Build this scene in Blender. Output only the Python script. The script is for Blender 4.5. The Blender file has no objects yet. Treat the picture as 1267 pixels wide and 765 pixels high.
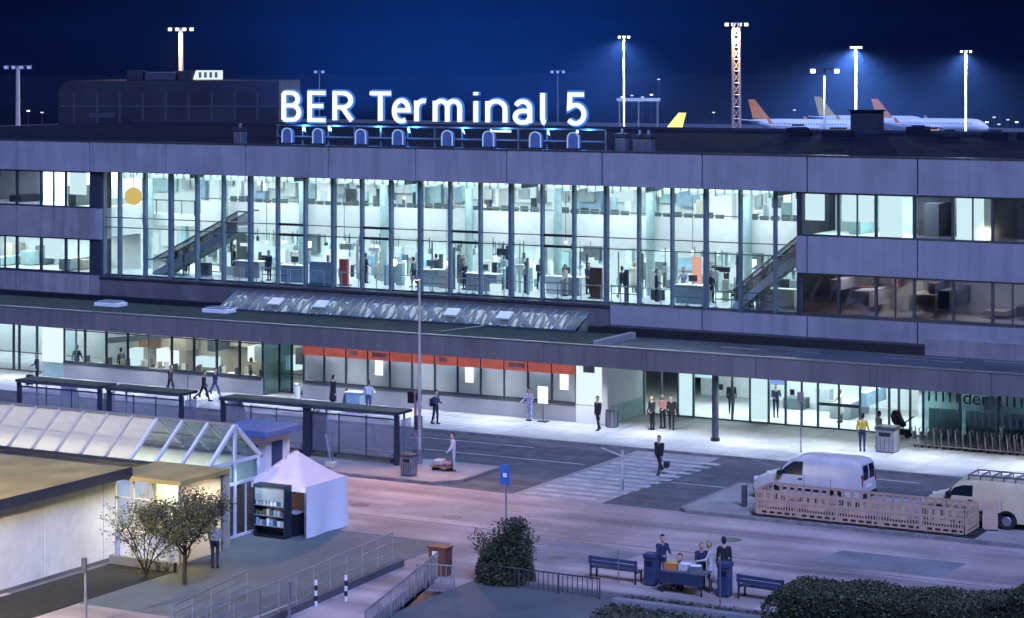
import bpy, bmesh, math, random
from mathutils import Vector, Matrix
R = math.radians
random.seed(7)
scene = bpy.context.scene
COL = scene.collection

# ------------------------------------------------------------------ camera
TH = R(28.9); CAM_H = 18.5; FPX = 2744.0; CX = 633.5; HY = 86.0
FW = (-math.sin(TH), math.cos(TH)); RT = (math.cos(TH), math.sin(TH))
cam_data = bpy.data.cameras.new('camera')
cam_data.sensor_width = 36.0
cam_data.lens = FPX / 1267.0 * 36.0
cam_data.shift_y = -(382.5 - HY) / 1267.0
cam_data.clip_start = 0.5
cam_data.clip_end = 12000
cam = bpy.data.objects.new('camera', cam_data)
cam.location = (0, 0, CAM_H)
cam.rotation_euler = (R(90), 0, TH)
COL.objects.link(cam)
scene.camera = cam

# ------------------------------------------------------------------ sky, sun, exposure
world = bpy.data.worlds.new('World'); scene.world = world
world.use_nodes = True
wn = world.node_tree.nodes; wl = world.node_tree.links
for n in list(wn): wn.remove(n)
sky = wn.new('ShaderNodeTexSky'); sky.sky_type = 'NISHITA'
sky.sun_disc = False
sky.sun_elevation = R(-4.0); sky.sun_rotation = R(200)
sky.air_density = 1.0; sky.dust_density = 0.3; sky.ozone_density = 6.0
bg = wn.new('ShaderNodeBackground'); bg.inputs['Strength'].default_value = 0.012
wo = wn.new('ShaderNodeOutputWorld')
wl.new(sky.outputs[0], bg.inputs['Color']); wl.new(bg.outputs[0], wo.inputs['Surface'])

sun_d = bpy.data.lights.new('stand_in_sun', 'SUN')
sun_d.energy = 1.95; sun_d.angle = R(24); sun_d.color = (0.31, 0.42, 1.0)
stand_in_sun = bpy.data.objects.new('stand_in_sun', sun_d)
stand_in_sun.rotation_euler = (R(44), 0, R(42))      # from behind the camera, to its right; stands in for unseen forecourt lamps
COL.objects.link(stand_in_sun)

vs = scene.view_settings
scene.display_settings.display_device = 'sRGB'
vs.view_transform = 'Standard'; vs.look = 'None'; vs.gamma = 1.0
vs.use_curve_mapping = False
vs.exposure = 1.5
scene.render.engine = 'CYCLES'
cy = scene.cycles
cy.use_denoising = True; cy.use_adaptive_sampling = True; cy.adaptive_threshold = 0.02
cy.max_bounces = 6; cy.diffuse_bounces = 3; cy.glossy_bounces = 2
cy.transmission_bounces = 2; cy.transparent_max_bounces = 10; cy.volume_bounces = 0
cy.caustics_reflective = False; cy.caustics_refractive = False
cy.sample_clamp_indirect = 4.0

# ------------------------------------------------------------------ photograph -> place
def ray(x):
    k = (x - CX) / FPX
    return (FW[0] + k * RT[0], FW[1] + k * RT[1])
def G(x, y, z=0.0):
    """point of height z seen at pixel x, y"""
    d = ray(x); t = (CAM_H - z) * FPX / (y - HY)
    return Vector((d[0] * t, d[1] * t, z))
def PX(x, Y):
    d = ray(x); return d[0] * Y / d[1]
def PZ(x, y, Y):
    d = ray(x); t = Y / d[1]; return CAM_H - (y - HY) * t / FPX
def D(x, y, dist):
    """point at depth dist along the viewing axis"""
    d = ray(x); return Vector((d[0] * dist, d[1] * dist, CAM_H - (y - HY) * dist / FPX))

# ------------------------------------------------------------------ materials
M = {}
def mat(name, col, rough=0.6, metal=0.0, var=0.12, scale=3.0, bump=0.0, bscale=20.0, spec=0.4, detail=5.0,
        col2=None, streak=None, patch=0.0, stain=None, stain_scale=0.25, stain_amt=0.5, emit=None, emit_s=0.0):
    m = bpy.data.materials.new(name); m.use_nodes = True
    nt = m.node_tree; b = nt.nodes['Principled BSDF']
    b.inputs['Roughness'].default_value = rough
    b.inputs['Metallic'].default_value = metal
    b.inputs['Specular IOR Level'].default_value = spec
    tc = nt.nodes.new('ShaderNodeTexCoord')
    nz = nt.nodes.new('ShaderNodeTexNoise')
    nz.inputs['Scale'].default_value = scale; nz.inputs['Detail'].default_value = detail
    nt.links.new(tc.outputs['Object'], nz.inputs['Vector'])
    rp = nt.nodes.new('ShaderNodeValToRGB')
    c2 = col2 if col2 else tuple(min(1, c * (1 + var)) for c in col)
    c1 = col if col2 else tuple(c * (1 - var) for c in col)
    rp.color_ramp.elements[0].position = 0.32; rp.color_ramp.elements[0].color = (*c1, 1)
    rp.color_ramp.elements[1].position = 0.68; rp.color_ramp.elements[1].color = (*c2, 1)
    nt.links.new(nz.outputs['Fac'], rp.inputs['Fac'])
    out = rp.outputs['Color']
    if stain:
        n2 = nt.nodes.new('ShaderNodeTexNoise'); n2.inputs['Scale'].default_value = stain_scale
        n2.inputs['Detail'].default_value = 8; n2.inputs['Roughness'].default_value = 0.65
        nt.links.new(tc.outputs['Object'], n2.inputs['Vector'])
        r2 = nt.nodes.new('ShaderNodeValToRGB')
        r2.color_ramp.elements[0].position = 0.42; r2.color_ramp.elements[0].color = (0, 0, 0, 1)
        r2.color_ramp.elements[1].position = 0.7; r2.color_ramp.elements[1].color = (stain_amt,) * 3 + (1,)
        nt.links.new(n2.outputs['Fac'], r2.inputs['Fac'])
        mx = nt.nodes.new('ShaderNodeMix'); mx.data_type = 'RGBA'
        nt.links.new(r2.outputs['Color'], mx.inputs['Factor'])
        nt.links.new(out, mx.inputs['A']); mx.inputs['B'].default_value = (*stain, 1)
        out = mx.outputs['Result']
    if streak:
        mp = nt.nodes.new('ShaderNodeMapping'); mp.inputs['Scale'].default_value = streak[0]
        nt.links.new(tc.outputs['Object'], mp.inputs['Vector'])
        n4 = nt.nodes.new('ShaderNodeTexNoise'); n4.inputs['Scale'].default_value = 1.0; n4.inputs['Detail'].default_value = 7
        nt.links.new(mp.outputs[0], n4.inputs['Vector'])
        r4 = nt.nodes.new('ShaderNodeValToRGB')
        r4.color_ramp.elements[0].position = 0.40; r4.color_ramp.elements[0].color = (1, 1, 1, 1)
        v_ = 1-streak[1]; r4.color_ramp.elements[1].position = 0.72; r4.color_ramp.elements[1].color = (v_, v_, v_, 1)
        nt.links.new(n4.outputs['Fac'], r4.inputs['Fac'])
        m4 = nt.nodes.new('ShaderNodeMix'); m4.data_type = 'RGBA'; m4.blend_type = 'MULTIPLY'; m4.inputs['Factor'].default_value = 1
        nt.links.new(out, m4.inputs['A']); nt.links.new(r4.outputs['Color'], m4.inputs['B']); out = m4.outputs['Result']
    if patch:     # every piece has a slightly different tone
        oi = nt.nodes.new('ShaderNodeObjectInfo'); mr = nt.nodes.new('ShaderNodeMapRange')
        mr.inputs['To Min'].default_value = 1-patch; mr.inputs['To Max'].default_value = 1+patch*.5
        nt.links.new(oi.outputs['Random'], mr.inputs['Value'])
        hs = nt.nodes.new('ShaderNodeHueSaturation'); nt.links.new(mr.outputs[0], hs.inputs['Value']); nt.links.new(out, hs.inputs['Color']); out = hs.outputs['Color']
    nt.links.new(out, b.inputs['Base Color'])
    if bump:
        n3 = nt.nodes.new('ShaderNodeTexNoise'); n3.inputs['Scale'].default_value = bscale; n3.inputs['Detail'].default_value = 6
        nt.links.new(tc.outputs['Object'], n3.inputs['Vector'])
        bp = nt.nodes.new('ShaderNodeBump'); bp.inputs['Strength'].default_value = bump; bp.inputs['Distance'].default_value = 0.03
        nt.links.new(n3.outputs['Fac'], bp.inputs['Height']); nt.links.new(bp.outputs['Normal'], b.inputs['Normal'])
    if emit:
        b.inputs['Emission Color'].default_value = (*emit, 1); b.inputs['Emission Strength'].default_value = emit_s
    M[name] = m
    return m
def emat(name, col, s):
    m = bpy.data.materials.new(name); m.use_nodes = True; nt = m.node_tree
    for n in list(nt.nodes): nt.nodes.remove(n)
    e = nt.nodes.new('ShaderNodeEmission'); e.inputs[0].default_value = (*col, 1); e.inputs[1].default_value = s
    o = nt.nodes.new('ShaderNodeOutputMaterial'); nt.links.new(e.outputs[0], o.inputs['Surface'])
    M[name] = m; return m
def gmat(name, tint, refl=0.10, rough=0.03, haze=0.0, hcol=(0.5, 0.55, 0.6)):
    """thin pane: clear with a tint, mirror at grazing angles, optional frosting"""
    m = bpy.data.materials.new(name); m.use_nodes = True; nt = m.node_tree
    for n in list(nt.nodes): nt.nodes.remove(n)
    t = nt.nodes.new('ShaderNodeBsdfTransparent'); t.inputs[0].default_value = (*tint, 1)
    g = nt.nodes.new('ShaderNodeBsdfGlossy'); g.inputs['Roughness'].default_value = rough
    g.inputs['Color'].default_value = (0.85, 0.9, 1, 1)
    lw = nt.nodes.new('ShaderNodeLayerWeight'); lw.inputs['Blend'].default_value = 0.25
    ma = nt.nodes.new('ShaderNodeMath'); ma.operation = 'MULTIPLY_ADD'
    ma.inputs[1].default_value = 0.5; ma.inputs[2].default_value = refl * 0.5
    nt.links.new(lw.outputs['Fresnel'], ma.inputs[0])
    mx = nt.nodes.new('ShaderNodeMixShader')
    base = t.outputs[0]
    if haze:
        d = nt.nodes.new('ShaderNodeBsdfDiffuse'); d.inputs[0].default_value = (*hcol, 1)
        tl = nt.nodes.new('ShaderNodeBsdfTranslucent'); tl.inputs[0].default_value = (*hcol, 1)
        ms = nt.nodes.new('ShaderNodeMixShader'); ms.inputs[0].default_value = 0.5
        nt.links.new(d.outputs[0], ms.inputs[1]); nt.links.new(tl.outputs[0], ms.inputs[2])
        m2 = nt.nodes.new('ShaderNodeMixShader'); m2.inputs[0].default_value = haze
        nt.links.new(base, m2.inputs[1]); nt.links.new(ms.outputs[0], m2.inputs[2]); base = m2.outputs[0]
    nt.links.new(ma.outputs[0], mx.inputs[0]); nt.links.new(base, mx.inputs[1]); nt.links.new(g.outputs[0], mx.inputs[2])
    o = nt.nodes.new('ShaderNodeOutputMaterial'); nt.links.new(mx.outputs[0], o.inputs['Surface'])
    M[name] = m; return m

mat('asphalt', (0.13, 0.128, 0.132), 0.85, var=0.28, scale=1.2, streak=((0.05, 1.1, 1), 0.45), bump=0.3, bscale=40, stain=(0.085, 0.085, 0.09), stain_scale=0.12, stain_amt=0.6)
mat('plaza', (0.52, 0.41, 0.375), 0.75, var=0.22, scale=0.3, bump=0.35, bscale=30, streak=((0.06, 0.8, 1), 0.5), stain=(0.24, 0.20, 0.185), stain_scale=0.13, stain_amt=1.0, detail=12)
mat('pavement', (0.40, 0.41, 0.41), 0.6, var=0.14, scale=1.1, streak=((0.4, 0.5, 1), 0.25), bump=0.2, bscale=20, stain=(0.27, 0.27, 0.27), stain_scale=0.2, stain_amt=0.6)
mat('island', (0.33, 0.30, 0.28), 0.75, var=0.14, scale=0.9, bump=0.2, stain=(0.2, 0.18, 0.16), stain_scale=0.3, stain_amt=0.6)
mat('kerb', (0.20, 0.19, 0.175), 0.8, var=0.25, scale=2.0, bump=0.3)
mat('field', (0.004, 0.005, 0.004), 1.0, spec=0.0, var=0.3, scale=0.02)
mat('apron', (0.10, 0.10, 0.10), 0.9, var=0.15, scale=0.02)
mat('paint', (0.52, 0.50, 0.48), 0.7, var=0.15, scale=3, stain=(0.22, 0.21, 0.21), stain_scale=1.3, stain_amt=1.0)
mat('panel', (0.30, 0.30, 0.335), 0.45, metal=0.0, var=0.08, scale=0.7, streak=((2.2, 2.2, 0.12), 0.2), patch=0.10, stain=(0.22, 0.22, 0.25), stain_scale=0.5, stain_amt=0.45)
mat('panel_rust', (0.30, 0.28, 0.29), 0.5, var=0.10, scale=0.7, streak=((2.0, 2.0, 0.15), 0.35), patch=0.12, stain=(0.2, 0.18, 0.17), stain_scale=0.6, stain_amt=0.6)
mat('seam', (0.05, 0.05, 0.06), 0.7)
mat('frame', (0.055, 0.075, 0.095), 0.35, metal=0.4, var=0.1)
mat('frame_blue', (0.13, 0.19, 0.23), 0.35, metal=0.3, var=0.1)
mat('black', (0.015, 0.016, 0.02), 0.45, var=0.2)
mat('dark', (0.03, 0.035, 0.05), 0.5, var=0.2)
mat('roofing', (0.012, 0.014, 0.024), 0.95, spec=0.05, var=0.3, scale=0.3)
mat('canopy_top', (0.05, 0.062, 0.068), 0.6, var=0.35, scale=0.35, stain=(0.09, 0.11, 0.11), stain_scale=0.18, stain_amt=0.7)
mat('moss', (0.028, 0.042, 0.03), 0.9, var=0.4, scale=1.5, bump=0.5)
mat('fascia', (0.185, 0.168, 0.168), 0.55, var=0.12, scale=0.8, streak=((2.5, 2.5, 0.2), 0.25), patch=0.10, stain=(0.10, 0.09, 0.09), stain_scale=0.4, stain_amt=0.6)
mat('soffit', (0.35, 0.36, 0.38), 0.7, var=0.06)
mat('white', (0.78, 0.78, 0.78), 0.55, var=0.05)
mat('wall_white', (0.68, 0.70, 0.72), 0.6, var=0.05, stain=(0.55, 0.57, 0.6), stain_scale=0.6, stain_amt=0.5)
mat('plinth', (0.30, 0.31, 0.36), 0.5, var=0.08, scale=1.0)
mat('int_wall', (0.59, 0.63, 0.63), 0.7, var=0.05)
mat('int_floor', (0.42, 0.47, 0.48), 0.35, var=0.06)
mat('int_teal', (0.32, 0.46, 0.48), 0.6, var=0.12)
mat('int_blue', (0.24, 0.36, 0.46), 0.5, var=0.12)
mat('int_grey', (0.32, 0.37, 0.39), 0.5, var=0.15)
mat('int_dark', (0.10, 0.125, 0.14), 0.5, var=0.2)
mat('beige', (0.50, 0.47, 0.38), 0.7, var=0.08)
mat('red', (0.55, 0.10, 0.06), 0.5, var=0.08)
mat('orange', (0.62, 0.20, 0.06), 0.5, var=0.1)
mat('red_band', (0.62, 0.13, 0.09), 0.5, var=0.15, scale=1.5, emit=(0.9, 0.2, 0.14), emit_s=0.085)  # faint glow of its own added to brighten the band
mat('metal', (0.32, 0.33, 0.36), 0.4, metal=0.7, var=0.1)
mat('metal_dark', (0.10, 0.11, 0.13), 0.4, metal=0.6, var=0.15)
mat('galv', (0.38, 0.38, 0.40), 0.45, metal=0.5, var=0.12)
mat('rubber', (0.02, 0.02, 0.022), 0.8)
mat('van_paint', (0.66, 0.60, 0.57), 0.25, var=0.05, scale=0.8, streak=((1.5, 1.5, 0.5), 0.2), spec=0.5)
mat('van_warm_lit', (0.72, 0.56, 0.34), 0.28, var=0.05, scale=0.8, streak=((1.5, 1.5, 0.5), 0.2), spec=0.5)  # white van paint with the warm light put into its colour
mat('car_glass', (0.012, 0.016, 0.024), 0.05, var=0.1, spec=0.15)
mat('light_red', (0.35, 0.02, 0.02), 0.25)
mat('lamp_clear', (0.7, 0.7, 0.72), 0.15)
mat('plastic_bar', (0.58, 0.37, 0.26), 0.6, var=0.10, scale=1.5, stain=(0.36, 0.22, 0.15), stain_scale=1.2, stain_amt=0.6)  # pinkish tone holds the warm light that falls on the barriers
mat('canvas', (0.85, 0.82, 0.82), 0.8, var=0.04, scale=1.0, bump=0.15, bscale=6)
mat('canvas_pink', (0.85, 0.66, 0.60), 0.8, var=0.06, scale=1.0)
mat('blue_sign', (0.03, 0.13, 0.42), 0.4)
mat('blue_furn', (0.035, 0.055, 0.12), 0.5, var=0.15)
mat('blue_tarp', (0.10, 0.15, 0.32), 0.6, var=0.1)
mat('brown', (0.16, 0.06, 0.045), 0.6, var=0.15)
mat('wood', (0.26, 0.15, 0.08), 0.6, var=0.2)
mat('bark', (0.06, 0.045, 0.035), 0.9, var=0.3, scale=8, bump=0.5)
mat('leaf', (0.055, 0.065, 0.022), 0.6, col2=(0.11, 0.115, 0.04), scale=2.5)
mat('leaf_dark', (0.022, 0.036, 0.016), 0.6, col2=(0.05, 0.065, 0.03), scale=1.6)
mat('leaf_dry', (0.11, 0.095, 0.04), 0.6, col2=(0.15, 0.14, 0.08), scale=2.5)
mat('leaf_yellow', (0.25, 0.22, 0.05), 0.6, col2=(0.16, 0.16, 0.05), scale=2.5)
mat('soil', (0.022, 0.02, 0.015), 0.95, var=0.3, bump=0.5)
mat('concrete', (0.25, 0.245, 0.25), 0.8, var=0.15, scale=0.8, bump=0.3, stain=(0.13, 0.13, 0.12), stain_scale=0.5, stain_amt=0.7)
mat('terrace', (0.13, 0.15, 0.145), 0.8, var=0.2, scale=0.8, bump=0.3, stain=(0.07, 0.075, 0.07), stain_scale=0.4, stain_amt=0.7)
mat('concrete_dark', (0.12, 0.115, 0.125), 0.85, var=0.2, scale=0.8, bump=0.3, stain=(0.06, 0.06, 0.06), stain_scale=0.5, stain_amt=0.7)
mat('clad', (0.66, 0.66, 0.64), 0.6, var=0.05, stain=(0.36, 0.36, 0.34), stain_scale=0.4, stain_amt=0.5)
mat('roof_warm_lit', (0.55, 0.39, 0.13), 0.8, var=0.2, scale=0.6)  # golden lamp light is put into the roof colour
mat('hangar', (0.022, 0.024, 0.03), 0.8, spec=0.1, var=0.35, scale=0.15)
mat('plane_white', (0.75, 0.75, 0.77), 0.35, var=0.03)
mat('plane_orange', (0.80, 0.27, 0.05), 0.4)
mat('plane_gold', (0.70, 0.45, 0.06), 0.4)
mat('mast', (0.45, 0.42, 0.40), 0.5, metal=0.3)
mat('yellow', (0.62, 0.46, 0.05), 0.6, var=0.06)
mat('skin', (0.60, 0.36, 0.26), 0.55, var=0.05)
mat('hair_dark', (0.02, 0.016, 0.014), 0.6)
mat('hair_brown', (0.09, 0.05, 0.03), 0.6)
mat('hair_fair', (0.33, 0.22, 0.11), 0.6)
mat('cl_black', (0.018, 0.018, 0.022), 0.8, var=0.2)
mat('cl_navy', (0.025, 0.035, 0.075), 0.8, var=0.2)
mat('cl_grey', (0.12, 0.12, 0.13), 0.8, var=0.2)
mat('cl_green', (0.07, 0.10, 0.085), 0.8, var=0.2)
mat('cl_white', (0.62, 0.62, 0.62), 0.8, var=0.1)
mat('cl_jeans', (0.06, 0.085, 0.17), 0.8, var=0.2)
mat('cl_pink', (0.42, 0.20, 0.22), 0.8, var=0.15)
mat('cl_pattern', (0.10, 0.12, 0.36), 0.8, col2=(0.62, 0.62, 0.68), scale=9)
mat('cl_cream', (0.50, 0.47, 0.42), 0.8, var=0.1)
gmat('glass', (0.90, 0.97, 0.98), 0.05)
gmat('glass_dark', (0.32, 0.33, 0.40), 0.12)
gmat('glass_teal', (0.55, 0.75, 0.78), 0.10, haze=0.18, hcol=(0.35, 0.5, 0.52))
gmat('glass_frost', (0.75, 0.8, 0.85), 0.08, haze=0.85, hcol=(0.46, 0.50, 0.55))
gmat('glass_sky', (0.5, 0.6, 0.6), 0.12, haze=0.85, hcol=(0.26, 0.31, 0.28))
gmat('glass_kiosk', (0.85, 0.80, 0.68), 0.10, haze=0.65, hcol=(0.86, 0.82, 0.72))
gmat('glass_kiosk_clear', (0.62, 0.72, 0.70), 0.14, haze=0.18, hcol=(0.4, 0.5, 0.5))
gmat('glass_shelter', (0.90, 0.91, 0.95), 0.16, haze=0.22, hcol=(0.75, 0.75, 0.8))
gmat('glass_dim', (0.62, 0.60, 0.64), 0.14)
emat('em_white', (0.92, 0.97, 1.0), 1.2)
emat('em_ceiling', (0.85, 0.97, 1.0), 0.9)
emat('em_sign', (0.86, 0.95, 1.0), 0.42)
emat('em_lamp', (1.0, 0.86, 0.58), 1.6)
emat('em_lamp_blue', (0.75, 0.9, 1.0), 2.5)
emat('em_warm', (1.0, 0.66, 0.20), 0.30)
emat('em_warm_white', (1.0, 0.86, 0.55), 0.9)
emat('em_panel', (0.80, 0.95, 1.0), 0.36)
emat('em_poster', (0.95, 0.97, 1.0), 0.42)
emat('em_screen', (0.25, 0.45, 1.0), 0.30)
emat('em_added_glow', (0.08, 0.30, 1.0), 0.26)
emat('em_floodblue', (0.35, 0.60, 1.0), 0.30)
emat('em_pink', (1.0, 0.45, 0.35), 0.35)

# ------------------------------------------------------------------ mesh helpers
class MB:
    def __init__(s): s.v = []; s.f = []; s.m = []; s.cm = 0
    def quad(s, a, b, c, d):
        n = len(s.v); s.v += [tuple(a), tuple(b), tuple(c), tuple(d)]; s.f.append((n, n+1, n+2, n+3)); s.m.append(s.cm); return s
    def ngon(s, pts):
        n = len(s.v); s.v += [tuple(p) for p in pts]; s.f.append(tuple(range(n, n+len(pts)))); s.m.append(s.cm); return s
    def box(s, x0, x1, y0, y1, z0, z1):
        n = len(s.v)
        s.v += [(x0,y0,z0),(x1,y0,z0),(x1,y1,z0),(x0,y1,z0),(x0,y0,z1),(x1,y0,z1),(x1,y1,z1),(x0,y1,z1)]
        for q in ((0,3,2,1),(4,5,6,7),(0,1,5,4),(1,2,6,5),(2,3,7,6),(3,0,4,7)):
            s.f.append(tuple(n+i for i in q)); s.m.append(s.cm)
        return s
    def bar(s, a, b, w, h=None, up=(0,0,1)):
        """rectangular bar from a to b, w wide, h high"""
        h = h or w; a = Vector(a); b = Vector(b); d = (b-a).normalized(); u = Vector(up)
        if abs(d.dot(u)) > 0.98: u = Vector((0,1,0))
        sd = d.cross(u).normalized(); u = sd.cross(d).normalized()
        n = len(s.v)
        for p in (a, b):
            for (i, j) in ((-1,-1),(1,-1),(1,1),(-1,1)):
                s.v.append(tuple(p + sd*(i*w/2) + u*(j*h/2)))
        for q in ((0,3,2,1),(4,5,6,7),(0,1,5,4),(1,2,6,5),(2,3,7,6),(3,0,4,7)):
            s.f.append(tuple(n+i for i in q)); s.m.append(s.cm)
        return s
    def tube(s, pts, rads, n=10, caps=True):
        """round tube through points with a radius each"""
        if not isinstance(rads, (list, tuple)): rads = [rads]*len(pts)
        pts = [Vector(p) for p in pts]; base = len(s.v); ref = None
        for i, p in enumerate(pts):
            d = (pts[min(i+1, len(pts)-1)] - pts[max(i-1, 0)]).normalized()
            if ref is None or abs(ref.dot(d)) > 0.95:
                ref = Vector((0,0,1)) if abs(d.z) < 0.9 else Vector((1,0,0))
            a = d.cross(ref).normalized(); b = a.cross(d).normalized(); ref = b
            for k in range(n):
                an = 2*math.pi*k/n
                s.v.append(tuple(p + (a*math.cos(an) + b*math.sin(an))*rads[i]))
        for i in range(len(pts)-1):
            for k in range(n):
                o = base + i*n; s.f.append((o+k, o+(k+1)%n, o+n+(k+1)%n, o+n+k)); s.m.append(s.cm)
        if caps:
            s.f.append(tuple(base+k for k in reversed(range(n)))); s.m.append(s.cm)
            o = base + (len(pts)-1)*n; s.f.append(tuple(o+k for k in range(n))); s.m.append(s.cm)
        return s
    def cyl(s, c, r, z0, z1, n=16, r2=None):
        return s.tube([(c[0],c[1],z0),(c[0],c[1],z1)], [r, r if r2 is None else r2], n)
    def lathe(s, c, prof, n=16):
        base = len(s.v)
        for (r, z) in prof:
            for k in range(n):
                a = 2*math.pi*k/n; s.v.append((c[0]+r*math.cos(a), c[1]+r*math.sin(a), c[2]+z))
        for i in range(len(prof)-1):
            for k in range(n):
                o = base+i*n; s.f.append((o+k, o+(k+1)%n, o+n+(k+1)%n, o+n+k)); s.m.append(s.cm)
        s.f.append(tuple(base+k for k in reversed(range(n)))); s.m.append(s.cm)
        o = base+(len(prof)-1)*n; s.f.append(tuple(o+k for k in range(n))); s.m.append(s.cm)
        return s
    def prism(s, poly, o, ax, ay, thick):
        """2-D polygon in the plane o + ax*u + ay*v, extruded by thick along ax x ay"""
        o = Vector(o); ax = Vector(ax); ay = Vector(ay); nn = ax.cross(ay).normalized()*thick
        n = len(poly); b = len(s.v)
        for (u, w) in poly: s.v.append(tuple(o+ax*u+ay*w))
        for (u, w) in poly: s.v.append(tuple(o+ax*u+ay*w+nn))
        s.f.append(tuple(b+i for i in reversed(range(n)))); s.m.append(s.cm)
        s.f.append(tuple(b+n+i for i in range(n))); s.m.append(s.cm)
        for i in range(n):
            j = (i+1) % n; s.f.append((b+i, b+j, b+n+j, b+n+i)); s.m.append(s.cm)
        return s
    def mesh(s, name, mats, off=None, smooth=False, bevel=0.0, seg=2):
        me = bpy.data.meshes.new(name)
        v = s.v if off is None else [(p[0]-off[0], p[1]-off[1], p[2]-off[2]) for p in s.v]
        me.from_pydata(v, [], s.f)
        if not isinstance(mats, (list, tuple)): mats = [mats]
        for m in mats: me.materials.append(M[m] if isinstance(m, str) else m)
        if len(mats) > 1: me.polygons.foreach_set('material_index', s.m)
        if bevel:
            bm = bmesh.new(); bm.from_mesh(me)
            bmesh.ops.remove_doubles(bm, verts=bm.verts, dist=1e-5)
            ed = [e for e in bm.edges if len(e.link_faces) == 2 and e.calc_face_angle(0) > R(28)]
            bmesh.ops.bevel(bm, geom=ed, offset=bevel, segments=seg, profile=0.5, affect='EDGES', clamp_overlap=True)
            bm.to_mesh(me); bm.free()
        if smooth:
            me.polygons.foreach_set('use_smooth', [True]*len(me.polygons))
            if smooth == 'auto':
                try: me.set_sharp_from_angle(angle=R(40))
                except Exception: pass
        me.update()
        return me
    def build(s, name, mats, parent=None, world=False, smooth=False, bevel=0.0, seg=2):
        off = tuple(parent.location) if (world and parent is not None) else None
        return obj(name, s.mesh(name, mats, off, smooth, bevel, seg), parent)
def obj(name, me, parent=None, loc=None, rotz=0):
    o = bpy.data.objects.new(name, me); COL.objects.link(o)
    if parent is not None: o.parent = parent
    if loc is not None: o.location = loc
    if rotz: o.rotation_euler.z = rotz
    return o
def tag(o, label=None, cat=None, group=None, kind=None):
    if label: o['label'] = label
    if cat: o['category'] = cat
    if group: o['group'] = group
    if kind: o['kind'] = kind
    return o
def thing(name, label, cat, loc=(0,0,0), rotz=0.0, group=None):
    o = bpy.data.objects.new(name, None); COL.objects.link(o)
    o.empty_display_size = 0.3
    o.location = loc; o.rotation_euler.z = rotz
    return tag(o, label, cat, group)
def kids(o): return [c for c in KID.get(o.name, [])]
def copy_tree(o, label=None, loc=None, rotz=None, parent=None):
    c = o.copy(); COL.objects.link(c)
    if parent is not None: c.parent = parent
    if label: c['label'] = label
    if loc is not None: c.location = loc
    if rotz is not None: c.rotation_euler.z = rotz
    for ch in list(o.children): copy_tree(ch, parent=c)
    return c
def spot(name, loc, target, power, col, size_deg, blend=0.6, rad=0.15):
    l = bpy.data.lights.new(name, 'SPOT'); l.energy = power; l.color = col
    l.spot_size = R(size_deg); l.spot_blend = blend; l.shadow_soft_size = rad
    o = bpy.data.objects.new(name, l); COL.objects.link(o); o.location = loc
    o.rotation_euler = (Vector(target) - Vector(loc)).to_track_quat('-Z', 'Y').to_euler()
    return o
def area(name, loc, sx, sy, power, col, rot=(0,0,0)):
    l = bpy.data.lights.new(name, 'AREA'); l.shape = 'RECTANGLE'; l.size = sx; l.size_y = sy
    l.energy = power; l.color = col
    o = bpy.data.objects.new(name, l); COL.objects.link(o); o.location = loc; o.rotation_euler = rot
    return o
def point(name, loc, power, col, rad=0.3):
    l = bpy.data.lights.new(name, 'POINT'); l.energy = power; l.color = col; l.shadow_soft_size = rad
    o = bpy.data.objects.new(name, l); COL.objects.link(o); o.location = loc
    return o
FLOOD_W = 60000.0; MESH_W = 26.0; MAST_W = 520000.0
HAZE_D = 0.00006; HAZE_C = (0.16, 0.34, 1.0, 1.0)

# ------------------------------------------------------------------ ground, roads, kerbs
def struct(name, mb, m, parent=None, **kw):
    o = mb.build(name, m, parent, **kw)
    if parent is None: o['kind'] = 'structure'
    return o
def sheet(x0, x1, y0, y1, z): return MB().quad((x0,y0,z),(x1,y0,z),(x1,y1,z),(x0,y1,z))
YK = 97.2      # kerb of the terminal pavement
YP = 84.6      # near edge of the access road
struct('ground', sheet(-5000, 5000, -400, 9000, -0.02), 'field')
struct('apron', sheet(-500, 260, 165, 690, -0.012), 'apron')
struct('plaza', sheet(-130, 20, 20, 84.62, 0.0), 'plaza')
struct('road', sheet(-160, 30, 84.62, 97.25, -0.004), 'asphalt')
# raised pavement in front of the terminal with its kerb
pv = struct('pavement', MB().box(-160, 30, 97.38, 125, -0.3, 0.12), 'pavement')
kb = MB()
x = -110.0
while x < -10: kb.box(x, x+0.985, 97.22, 97.379, -0.2, 0.123); x += 1.0
kb.build('kerb', 'kerb', pv)
mj = MB()
for i in range(40): mj.box(-105+i*2.4, -105+i*2.4+0.025, 97.4, 106.9, 0.119, 0.1225)
for y in (99.4, 101.4): mj.box(-110, -10, y, y+0.025, 0.1192, 0.1224)
mj.build('paving_joints', 'kerb', pv)
# crossing: worn light surface and stripes
XA, XB = -46.35, -42.45
cw = struct('crossing_surface', sheet(XA-0.35, XB+0.1, 84.63, 97.2, 0.0), 'island')
n = 12
for i in range(n):
    y0 = 85.0 + i*(11.2/n)
    sheet(XA+random.uniform(-.05,.05), XB+0.9*(i/n)+random.uniform(-.05,.05), y0, y0+0.5, 0.004).build('stripe', 'paint', cw)
# other road paint
rm = struct('road_marking', MB().box(-58, -51.5, 95.45, 95.57, -0.02, 0.0005), 'paint')
MB().box(-56, -47.2, 92.5, 92.62, -0.02, 0.0006).build('line', 'paint', rm)
MB().box(-55, -50.5, 90.1, 90.22, -0.02, 0.0006).build('line', 'paint', rm)
MB().box(-41.8, -38.9, 90.4, 90.52, -0.02, 0.0006).build('line', 'paint', rm)
MB().box(-38.0, -32.0, 95.6, 95.72, -0.02, 0.0006).build('line', 'paint', rm)
MB().bar((-48.6, 97.1, 0.0), (-46.4, 95.2, 0.0), 0.16, 0.004).build('line', 'paint', rm)
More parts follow.
